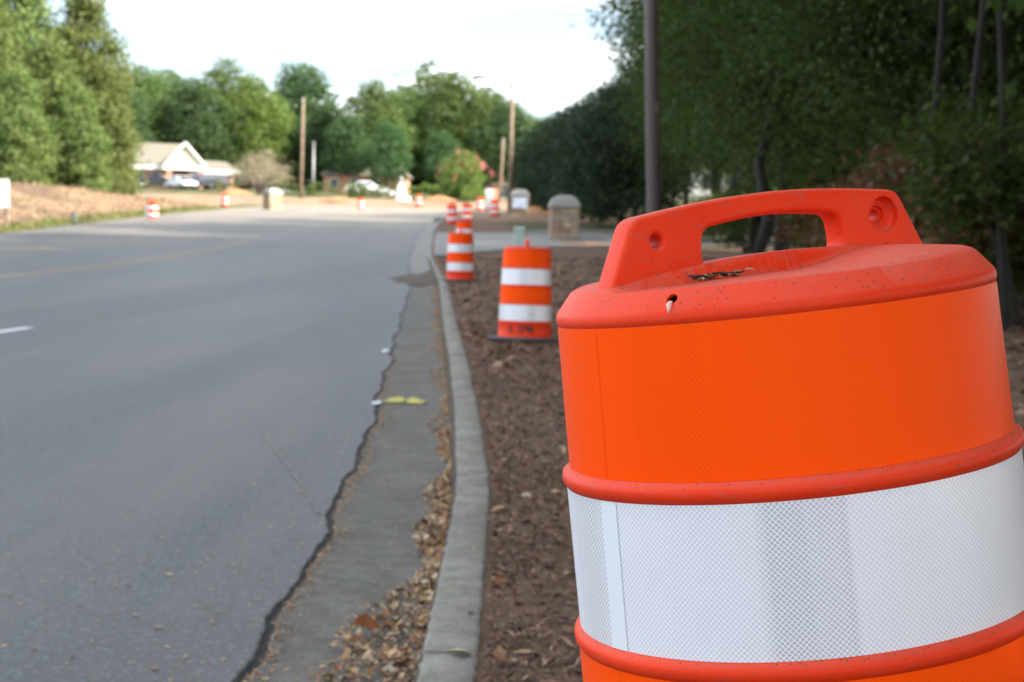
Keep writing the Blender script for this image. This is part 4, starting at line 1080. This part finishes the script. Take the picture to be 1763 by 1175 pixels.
pA = make_pillar(1); place(pA, on_ground(970, 57)); pA.rotation_euler[2] = R_(3); tag(pA, 'stone gate pillar with pale domed cap beside the driveway', 'pillar', 'stone gate pillars')
pB = make_pillar(2); place(pB, on_ground(895, 90)); pB.rotation_euler[2] = R_(-4); tag(pB, 'stone gate pillar carrying a pale blue panel, beside the tall lamp pole', 'pillar', 'stone gate pillars')
mb = MB(); mb.box((0, -.54, .80), (.80, .05, .62)); mb.build('panel', M['panel_blue'], pB, .01)
pC = make_pillar(3); place(pC, on_ground(469, 108)); pC.rotation_euler[2] = R_(38); tag(pC, 'sunlit stone gate pillar next to the clay verge and the wooden utility pole', 'pillar', 'stone gate pillars')

# pale green pedestal and dark box by the driveway
pd = place(empty('utility_pedestal'), on_ground(893, 40)); mb = MB(); mb.box((0, 0, .40), (.26, .20, .82), taper=.94); mb.build('housing', M['pedestal'], pd, .02)
mb = MB(); mb.box((0, 0, .83), (.30, .24, .07), taper=.85); mb.build('cover', M['pedestal'], pd, .015); tag(pd, 'pale green telephone pedestal standing behind the second drum', 'pedestal')
db = place(empty('meter_box'), on_ground(926, 43)); mb = MB(); mb.box((0, 0, .13), (.52, .4, .28)); mb.build('housing', M['dark_green'], db, .02)
mb = MB(); mb.box((0, 0, .29), (.56, .44, .05)); mb.build('lid', M['dark_green'], db, .015); tag(db, 'low dark green utility box by the stone pillar', 'utility box')

# sign at the left
sg = place(empty('road_sign'), on_ground(6, 58)); sg.rotation_euler[2] = R_(-6)
mb = MB(); mb.box((.12, 0, .75), (.09, .09, 1.75)); mb.build('post', M['pole_wood'], sg, .005)
mb = MB(); mb.box((-.36, 0, .75), (.09, .09, 1.75)); mb.build('post', M['pole_wood'], sg, .005)
mb = MB(); mb.box((-.16, -.07, 1.58), (.80, .03, .50)); mb.build('panel', M['white_paint'], sg, .006)
mb = MB(); mb.box((-.16, -.07, 1.03), (.80, .03, .52)); mb.build('panel', M['panel_blue'], sg, .006)
tag(sg, 'white two-panel sign on wooden posts in front of the clay bank', 'sign')
# small posts
mp = place(empty('marker_post'), on_ground(254, 76)); mb = MB(); mb.box((0, 0, .36), (.14, .06, .72)); mb.build('post', M['panel_blue'], mp, .01); mb = MB(); mb.box((0, 0, .745), (.10, .05, .06)); mb.build('cap', M['white_paint'], mp, .01); tag(mp, 'short pale marker post beside the drum below the bank', 'marker post')
mp = place(empty('marker_post'), on_ground(129, 65)); mb = MB(); mb.lathe([(.06, 0), (.06, .30)], 12); mb.build('post', M['blue_post'], mp); mb = MB(); mb.lathe([(.10, .26), (.11, .30), (.09, .40), (.03, .43)], 12); mb.build('cap', M['blue_post'], mp); tag(mp, 'short blue-grey utility stub on the grass verge', 'marker post')
# white monument, white cabinet
mo = place(empty('monument'), on_ground(690, 141)); mo.scale = (1.05, 1.05, 1.0); mb = MB(); mb.lathe([(.55, 0), (.55, .25), (.42, .35), (.40, .9), (.34, 1.35), (.20, 1.62), (.16, 1.7)], 14); mb.build('body', M['white_paint'], mo)
mb = MB(); mb.lathe([(.17, 1.70), (.17, 1.95), (.21, 1.98), (.12, 2.15), (.02, 2.25)], 12); mb.build('cap', M['grey_steel'], mo); mb = MB(); mb.box((.62, -.1, .22), (.5, .4, .62), taper=.7); mb.build('footing', M['white_paint'], mo, .05)
mb = MB(); mb.box((-.65, 0, .75), (.55, .3, .4), taper=.8); mb.build('wing', M['white_paint'], mo, .05); tag(mo, 'white bottle-shaped garden monument with a grey cap', 'monument')
wc = place(empty('equipment_cabinet'), on_ground(842, 122)); mb = MB(); mb.box((0, 0, .85), (.62, .5, 1.5)); mb.build('housing', M['white_paint'], wc, .03); mb = MB(); mb.box((0, 0, .06), (.75, .6, .14)); mb.build('plinth', M['dark_green'], wc, .01)
mb = MB(); mb.box((0, -.262, .85), (.5, .02, 1.3)); mb.build('door', M['white_paint'], wc, .008); tag(wc, 'white upright equipment cabinet on the bare corner', 'cabinet')

# clay heaps
def heap(name, px, D, rx, ry, h, label, mat, seed):
    rg_ = random.Random(seed); p = on_ground(px, D); n, m = 22, 9; V = []; ph = [rg_.uniform(0, 6) for _ in range(6)]
    for j in range(m):
        t = j / (m - 1)
        for k in range(n):
            a = 2 * math.pi * k / n; r = (1 - t) * (1 + .16 * math.sin(3 * a + ph[0]) + .10 * math.sin(7 * a + ph[1] + 3 * t)); V.append((rx * r * math.cos(a), ry * r * math.sin(a), h * (1 - (1 - t) ** 1.6) + .05 * h * math.sin(5 * a + ph[2] + 6 * t) - .05))
    mb = MB(); mb.add(V, [tuple(f) for f in grid_faces(m, n, wrap=True).tolist()], True); o = mb.build(name, mat); o.location = p; tag(o, label, 'dirt heap', 'heaps of dug clay'); return o
M['clay'] = simple('orange_clay', (.30, .155, .075), .95, var=.25, scale=5, bump=.8, bscale=12)
M['tan_clay'] = simple('tan_clay', (.34, .24, .16), .95, var=.25, scale=5, bump=.8, bscale=12)
heap('dirt_heap', 921, 98, 1.1, .9, .62, 'sunlit orange clay heap between the two pillars', M['clay'], 1)
heap('dirt_heap', 1010, 52, 1.6, .9, .16, 'low reddish soil ridge at the foot of the stone pillar', M['clay'], 2)
heap('dirt_heap', 404, 150, 1.9, 1.2, .7, 'orange clay heap in front of the clinic corner', M['clay'], 3)
heap('dirt_heap', 582, 135, 1.9, 1.0, .45, 'low orange clay heap beside the utility pole', M['clay'], 4)
heap('dirt_heap', 757, 138, 1.7, 1.0, .5, 'orange clay heap near the crape myrtle', M['clay'], 5)

# ------------------------------------------------------------------ buildings
def clinic():
    p = on_ground(224, 183); o = empty('clinic_building', (p.x, p.y, p.z - .3), R_(14))
    B, Wt = M['brick'], M['white_paint']
    mb = MB(); mb.box((3.2, 5, 1.45), (10.6, 10, 2.9)); wall = mb.build('wall', B, o)
    mb = MB(); mb.box((10.2, 6, 1.25), (3.6, 8, 2.5)); mb.build('wall', B, o)
    # main roof: ridge along x, overhanging eaves
    mb = MB(); x0, x1 = -3.0, 8.1; e = 2.92; rid = 5.9
    mb.add([(x0, -.7, e), (x1, -.7, e), (x1, 10.7, e), (x0, 10.7, e), (x0 + 2.2, 5, rid), (x1 - 1.9, 5, rid)], [(0, 1, 5, 4), (1, 2, 5), (2, 3, 4, 5), (3, 0, 4), (3, 2, 1, 0)]); roof = mb.build('roof', M['roof'], o)
    mb = MB(); mb.box((-1.6, 5, 5.9), (.7, .7, 1.5)); mb.build('chimney', B, roof)
    mb = MB(); mb.box((2.4, -.78, 2.74), (10.9, .14, .42)); mb.build('fascia', Wt, o)
    # front gable porch
    gx0, gx1, ap = 4.0, 8.3, 5.55; gm = (gx0 + gx1) / 2
    mb = MB(); mb.prism([(gx0 + .25, 2.95), (gx1 - .25, 2.95), (gm, ap - .35)], -2.2, -1.9); mb.build('pediment', M['cream'], o)
    mb = MB(); mb.add([(gx0 - .2, -2.5, 2.9), (gm, -2.5, ap), (gm, 5, ap), (gx0 - .2, 4.5, 2.9), (gx1 + .2, -2.5, 2.9), (gx1 + .2, 4.5, 2.9)], [(0, 1, 2, 3), (1, 4, 5, 2)]); mb.build('porch_roof', M['roof'], o)
    for sx in (0, 1):
        a = Vector((gx0 - .25 if sx == 0 else gx1 + .25, -2.56, 2.88)); b = Vector((gm, -2.56, ap + .06)); d = (b - a); L = d.length; ang = math.atan2(d.z, d.x)
        mb = MB(); mb.box(((a + b) / 2), (L, .16, .26), Matrix.Rotation(-ang, 3, 'Y')); mb.build('rake_board', Wt, o)
    mb = MB(); mb.box((gm, -2.42, 2.70), (gx1 - gx0 + .7, .30, .46)); mb.build('porch_beam', Wt, o)
    for x in (gx0 + .35, gx1 - .45): mb = MB(); mb.box((x, -2.3, 1.25), (.55, .55, 2.5)); mb.build('column', B, o)
    # right wing with its own flat white fascia
    mb = MB(); mb.add([(8.4, -.6, 2.62), (12.6, -.6, 2.62), (12.6, 10.4, 2.62), (8.4, 10.4, 2.62), (8.4, 4, 4.0), (11.2, 4, 3.9)], [(0, 1, 5, 4), (1, 2, 5), (2, 3, 4, 5), (3, 0, 4), (3, 2, 1, 0)]); mb.build('roof', M['roof'], o)
    mb = MB(); mb.box((10.5, -.68, 2.44), (4.3, .14, .46)); mb.build('fascia', Wt, o)
    for x, w, h, z in ((-.6, 1.1, 1.5, 1.45), (1.0, 1.1, 1.5, 1.45), (2.9, 1.0, 1.5, 1.45), (9.4, .9, 1.2, 1.4), (11.2, .9, 1.2, 1.4)):
        y = -.02 if x < 9 else 1.98
        mb = MB(); mb.box((x, y, z), (w + .16, .10, h + .16)); wf = mb.build('window', Wt, o); mb = MB(); mb.box((x, y - .035, z), (w, .06, h)); mb.build('pane', M['glass'], wf)
    mb = MB(); mb.box((gm, -.03, 1.1), (1.9, .10, 2.2)); dr = mb.build('door', M['dark_green'], o); mb = MB(); mb.box((gm, -.09, 1.25), (1.6, .03, 1.6)); mb.build('pane', M['glass'], dr)
    tag(o, 'low brick clinic with tan roof and white gabled porch', 'building'); return o
clinic()
def brick_block(name, px, D, L, d, h, rz, label, roofm, wallm='brick', rh=1.8):
    p = on_ground(px, D); o = empty(name, (p.x, p.y, p.z - .4), R_(rz))
    mb = MB(); mb.box((0, 0, h / 2), (L, d, h)); mb.build('wall', M[wallm], o)
    mb = MB(); mb.add([(-L / 2 - .4, -d / 2 - .4, h), (L / 2 + .4, -d / 2 - .4, h), (L / 2 + .4, d / 2 + .4, h), (-L / 2 - .4, d / 2 + .4, h), (-L / 2 + 1, 0, h + rh), (L / 2 - 1, 0, h + rh)], [(0, 1, 5, 4), (1, 2, 5), (2, 3, 4, 5), (3, 0, 4), (3, 2, 1, 0)]); mb.build('roof', M[roofm], o)
    for k in range(int(L / 2.6)):
        x = -L / 2 + 1.3 + k * 2.6; mb = MB(); mb.box((x, -d / 2 - .02, h * .55), (1.1, .10, 1.4)); w = mb.build('window', M['white_paint'], o); mb = MB(); mb.box((x, -d / 2 - .06, h * .55), (.95, .06, 1.25)); mb.build('pane', M['glass'], w)
    tag(o, label, 'building'); return o
brick_block('school_building', 632, 198, 10, 6, 2.4, -4, 'low red brick building half hidden by trees behind the white car', 'roof')
brick_block('brick_shed', 864, 165, 2.6, 4, 1.8, 10, 'small red brick outbuilding behind the leaning pole', 'roof', rh=.2)
brick_block('white_house', 1200, 150, 11, 7, 3.0, -8, 'white house on the sunlit lawn glimpsed through the wood', 'roof', 'white_paint')

# ------------------------------------------------------------------ cars
def make_car(paint, label, px, D, rz, suv=False, dz=0.0):
    p = on_ground(px, D); o = empty('parked_car', (p.x, p.y, p.z + dz), R_(rz)); h = 1.72 if suv else 1.44
    if suv:
        low = [(-2.25, .35), (2.25, .35), (2.32, .6), (2.25, .95), (1.2, 1.05), (-2.2, 1.05), (-2.3, .7)]; cab = [(1.15, 1.04), (.55, h - .04), (.3, h), (-1.75, h), (-2.0, h - .1), (-2.2, 1.04)]
    else:
        low = [(-2.2, .32), (2.2, .32), (2.3, .55), (2.2, .76), (1.0, .92), (-1.6, .95), (-2.2, .90), (-2.28, .6)]; cab = [(1.05, .91), (.35, h - .05), (.0, h), (-.85, h - .02), (-1.7, .94)]
    mb = MB(); mb.prism(low, -.88, .88); mb.build('body', paint, o, .06)
    mb = MB(); n = len(cab); z0 = cab[0][1]
    V = [(x, -.82 + .16 * (z - z0) / (h - z0), z) for x, z in cab] + [(x, .82 - .16 * (z - z0) / (h - z0), z) for x, z in cab]
    mb.add(V, [tuple(range(n)), tuple(range(n, 2 * n))[::-1]] + [(i, i + n, (i + 1) % n + n, (i + 1) % n) for i in range(n)]); mb.build('cabin', paint, o, .04)
    xs = [q[0] for q in cab]; a, b = max(xs) - .42, min(xs) + (.35 if suv else .55)
    for s in (-1, 1):
        for (u0, u1) in ((a, (a + b) / 2 + .05), ((a + b) / 2 - .05, b)):
            z1 = h - .12; y0, y1 = .825 * s, (.825 - .16 * (z1 - z0) / (h - z0)) * s; sl0 = -.28 if u0 == a else 0; sl1 = .12 if u1 == b else 0
            mb = MB(); mb.add([(u0, y0, z0 + .06), (u1, y0, z0 + .06), (u1 + sl1, y1 + .005 * s, z1), (u0 + sl0, y1 + .005 * s, z1)], [(0, 1, 2, 3)]); w = mb.build('side_window', M['glass'], o)
    i1 = 0 if not suv else 0
    f0, f1 = Vector((cab[0][0] + .012, 0, cab[0][1] + .03)), Vector((cab[1][0] + .03, 0, cab[1][1] - .02)); mb = MB(); mb.add([(f0.x, -.70, f0.z), (f0.x, .70, f0.z), (f1.x, .60, f1.z), (f1.x, -.60, f1.z)], [(0, 1, 2, 3)]); mb.build('windscreen', M['glass'], o)
    r0_, r1_ = cab[-1], cab[-2]; mb = MB(); mb.add([(r0_[0] - .012, -.70, r0_[1] + .05), (r0_[0] - .012, .70, r0_[1] + .05), (r1_[0] - .03, .60, r1_[1] - .05), (r1_[0] - .03, -.60, r1_[1] - .05)], [(0, 1, 2, 3)]); mb.build('rear_window', M['glass'], o)
    wr = .36 if suv else .32
    for x in (-1.35, 1.38):
        for s in (-1, 1):
            mb = MB(); mb.lathe([(wr * .6, -.11), (wr * .96, -.11), (wr, -.08), (wr, .08), (wr * .96, .11), (wr * .6, .11)], 20); me = mb.mesh('wheel'); me.transform(Matrix.Rotation(math.pi / 2, 4, 'X')); w = link('wheel', me, M['tyre'], o); w.location = (x, .80 * s, wr)
            mb = MB(); mb.lathe([(.02, .115), (wr * .35, .12), (wr * .62, .112), (wr * .62, -.112), (wr * .35, -.12), (.02, -.115)], 14); me = mb.mesh('rim'); me.transform(Matrix.Rotation(math.pi / 2, 4, 'X')); link('rim', me, M['rim'], w)
    for s in (-1, 1):
        mb = MB(); mb.box((-2.24, .66 * s, .82), (.10, .34, .17)); mb.build('tail_light', M['red_lens'], o, .02)
        mb = MB(); mb.box((2.22, .64 * s, .70), (.10, .36, .13)); mb.build('headlight', M['white_paint'], o, .02)
    tag(o, label, 'car', 'cars beyond the junction'); return o
make_car(M['paint_black'], 'black saloon car parked in front of the clinic wall', 268, 176, 176)
make_car(M['paint_white'], 'white saloon car nose-out beside the black one', 312, 174, -52)
make_car(M['paint_navy'], 'dark navy car parked by the clinic porch column', 334, 179, 118, True)
make_car(M['paint_violet'], 'dark estate car parked below the clinic wing', 362, 176, 140, True)
make_car(M['paint_white'], 'white car whose roof shows over the olive hedge', 632, 164, 4)

# ------------------------------------------------------------------ fallen leaves and litter
def make_leaf(seed, lobed):
    rg_ = random.Random(seed); n = 7; curl = rg_.uniform(.15, .6); fold = rg_.uniform(.1, .5); V = []
    for i in range(n):
        t = i / (n - 1); w = .34 * math.sin(math.pi * t ** .8) + .012
        if lobed and i in (2, 4): w *= .8
        if lobed and i in (3, 5): w *= 1.12
        z = curl * .35 * (t - .45) ** 2 + .06 * rg_.random()
        V += [(t - .5, -w, z + fold * w * (1 + .4 * rg_.random())), (t - .5, 0, z), (t - .5, w, z + fold * w * (1 + .4 * rg_.random()))]
    Fq = [(i * 3 + k, i * 3 + k + 1, i * 3 + k + 4, i * 3 + k + 3) for i in range(n - 1) for k in range(2)]
    mb = MB(); mb.add(V, Fq, True); mb.tube([(-.5, 0, V[1][2]), (-.68, .02, V[1][2] + .04)], [.012, .008], 4); return mb.mesh('fallen_leaf')
leaf_me = {}
for k in range(5):
    for c in range(5):
        me = make_leaf(k, k % 2 == 0) if c == 0 else leaf_me[(k, 0)].copy(); me.materials.clear(); me.materials.append(M['dry'][c]); leaf_me[(k, c)] = me
rg = random.Random(21); nleaf = 0
def gutter_width(y): return (.085 + .20 * float(sstep(6.0, 4.6, y) if False else 1 - sstep(4.5, 6.2, y)) + .05 * math.sin(y * 2.1) + .03 * math.sin(y * 5.3))
def surf(x, y):
    u = x - float(KX(y))
    if u > .155: return gz(x, y)
    if u > 0: return float(RZ(y)) + .142
    return float(RZ(y)) + .006
def add_leaf(x, y, z, s, label, group, tiltmax=.5):
    k, c = rg.randrange(5), rg.choices(range(5), (5, 4, 3, 2, 1.5))[0]
    o = bpy.data.objects.new('fallen_leaf', leaf_me[(k, c)]); COL.objects.link(o); o.location = (x, y, z); o.scale = (s, s, s)
    o.rotation_euler = (rg.gauss(0, tiltmax), rg.gauss(0, tiltmax * .6), rg.uniform(0, 6.28)); tag(o, label, 'leaf', group)
for i in range(230):
    y = 3.9 + 4.8 * rg.random() ** 1.5; w = gutter_width(y) * 1.05; q = rg.random() ** 1.25; x = float(KX(y)) - .012 - w * q
    add_leaf(x, y, surf(x, y) + .006 + .030 * rg.random() * (1 - q), rg.uniform(.020, .046), 'curled dry leaf in the drift along the gutter', 'dry leaves in the gutter')
for i in range(48):
    y = 3.7 + 4.0 * rg.random() ** 1.3; x = float(KX(y)) + rg.uniform(.18, .75); add_leaf(x, y, surf(x, y) + .008, rg.uniform(.03, .065), 'dry leaf lying on the mulch behind the kerb', 'dry leaves on the mulch', .35)
for y, du, s in ((4.05, .10, .075), (4.5, .12, .03), (4.9, .05, .025)):
    add_leaf(float(KX(y)) + du, y, surf(float(KX(y)) + du, y) + .006, s, 'dry leaf resting on the kerb top', 'dry leaves on the kerb', .15)
# rust-coloured crumpled wrapper-like leaf of the drift
big = bpy.data.objects.new('fallen_leaf', leaf_me[(2, 3)]); COL.objects.link(big); yb = 4.72; xb = float(KX(yb)) - .20; big.location = (xb, yb, surf(xb, yb) + .03); big.scale = (.10, .11, .12); big.rotation_euler = (.5, .25, .6); tag(big, 'large russet leaf on top of the gutter drift', 'leaf')

def scatter(name, n, sampler, size, aspect, mat, label, seed, lift=.004, flat=.35, kind='stuff'):
    r = np.random.default_rng(seed); P = sampler(r, n); N = len(P)
    a = r.uniform(0, 2 * math.pi, N); s = size * r.lognormal(0, .35, N); asp = aspect * r.uniform(.5, 1.5, N)
    d = np.stack([np.cos(a), np.sin(a), r.normal(0, flat * .5, N)], -1) * (s / 2)[:, None]; e = np.stack([-np.sin(a), np.cos(a), r.normal(0, flat, N)], -1) * (s * asp / 2)[:, None]
    C = P + np.array([0, 0, 1.0]) * (lift * r.uniform(.4, 1.6, N) + .25 * s * np.abs(d[:, 2] / (s / 2 + 1e-9)))[:, None]
    V = np.stack([C - d, C - e, C + d * .9, C + e], 1).reshape(-1, 3)
    me = np_mesh(name, V, np.arange(4 * N).reshape(-1, 4), tint=r.random(N)); o = link(name, me, mat); o['kind'] = kind; o['label'] = label; return o
def s_mulch(r, n):
    y = np.abs(r.normal(0, 1, n)) ** 1.3 * 4.2 - .4; u = .17 + (0.5 + y * .09) * 1.7 * r.random(n) ** 1.1; x = KX(y) + u; return np.stack([x, y, ground_z(x, y)], -1)
def s_mulch_far(r, n):
    y = 12 + 30 * r.random(n); u = .2 + 7.5 * r.random(n); x = KX(y) + u; return np.stack([x, y, ground_z(x, y)], -1)
def s_right(r, n):
    y = 3 + 30 * r.random(n); x = 2.2 + 12 * r.random(n); return np.stack([x, y, ground_z(x, y)], -1)
def s_gutter(r, n):
    y = .3 + 30 * r.random(n) ** 2.0; w = np.array([gutter_width(q) for q in y]) * 1.15; x = KX(y) - .006 - w * r.random(n) ** 1.5; return np.stack([x, y, RZ(y) + .008 + .012 * r.random(n)], -1)
def s_pan(r, n):
    y = .3 + 16 * r.random(n) ** 1.6; x = KX(y) - .49 * r.random(n); return np.stack([x, y, RZ(y) + .008], -1)
def s_seam(r, n):
    y = .3 + 14 * r.random(n) ** 1.4; x = seam(y) + np.abs(r.normal(.012, .035, n)); return np.stack([x, y, RZ(y) + .008], -1)
def s_road(r, n):
    y = .3 + 13 * r.random(n) ** 1.3; x = seam(y) - np.abs(r.normal(0, .8, n)) - .01; return np.stack([x, y, RZ(y) + .015], -1)
scatter('mulch', 80000, s_mulch, .017, .30, M['chips'], 'brown mulch chips and pine straw on the verge', 1, .006, .6)
scatter('mulch', 14000, s_mulch, .045, .08, M['chips'], 'dry sticks and pine straw on the verge', 2, .008, .5)
scatter('mulch', 16000, s_mulch_far, .06, .5, M['chips'], 'mulch and clods on the verge farther along', 3, .01, .6)
scatter('mulch', 24000, s_right, .06, .45, M['chips'], 'leaf litter on the wood floor', 4, .01, .6)
scatter('leaf_crumbs', 26000, s_gutter, .013, .45, M['crumbs'], 'crushed leaf litter along the gutter', 5, .005, .5)
scatter('leaf_crumbs', 2600, s_pan, .012, .35, M['crumbs'], 'leaf crumbs strewn on the gutter slab', 6, .002, .2)
scatter('leaf_crumbs', 5200, s_seam, .015, .3, M['crumbs'], 'leaf crumbs caught along the asphalt joint', 7, .003, .3)
scatter('leaf_crumbs', 2600, s_road, .017, .35, M['crumbs'], 'leaf crumbs scattered on the asphalt', 8, .002, .2)
def s_drift(r, n):
    y = 2.5 + 7 * r.random(n) ** 1.4; w = np.array([gutter_width(q) for q in y]); q = r.random(n) ** 1.6; x = KX(y) - .022 - w * q * .85; return np.stack([x, y, RZ(y) + .010 + .03 * r.random(n) * (1 - q)], -1)
M['drift'] = mat_litter('drift_leaves', (.10, .05, .025), (.26, .13, .06), (.38, .23, .12), (.46, .32, .19), (.52, .45, .32))
scatter('leaf_litter', 2300, s_drift, .021, .55, M['drift'], 'drift of broken dry leaves against the kerb', 11, .008, .8)
def s_mulch_mid(r, n):
    y = 5 + 13 * r.random(n); u = .17 + 1.9 * r.random(n); x = KX(y) + u; return np.stack([x, y, ground_z(x, y)], -1)
scatter('mulch', 26000, s_mulch_mid, .028, .28, M['chips'], 'bark chips on the verge between the drums', 12, .006, .7)
# rubble and brush on the clay bank, grass on the left verge
def s_bank(r, n):
    y = 48 + 62 * r.random(n); x = XL(y) - 1.6 - 9 * r.random(n); return np.stack([x, y, ground_z(x, y)], -1)
M['brush'] = mat_litter('bank_brush', (.09, .06, .04), (.17, .115, .075), (.25, .175, .11), (.32, .25, .16), (.15, .15, .06))
scatter('brush', 12000, s_bank, .15, .12, M['brush'], 'uprooted brush and clods on the clay bank', 9, .05, 1.6)
def s_verge(r, n):
    y = 40 + 65 * r.random(n); x = XL(y) - 1.9 * r.random(n) + .05; return np.stack([x, y, ground_z(x, y)], -1)
M['grass_bits'] = mat_litter('verge_grass', (.06, .09, .02), (.11, .135, .03), (.16, .165, .055), (.20, .175, .08))
scatter('grass', 9000, s_verge, .11, .25, M['grass_bits'], 'short grass along the far road edge', 10, .03, 1.2)
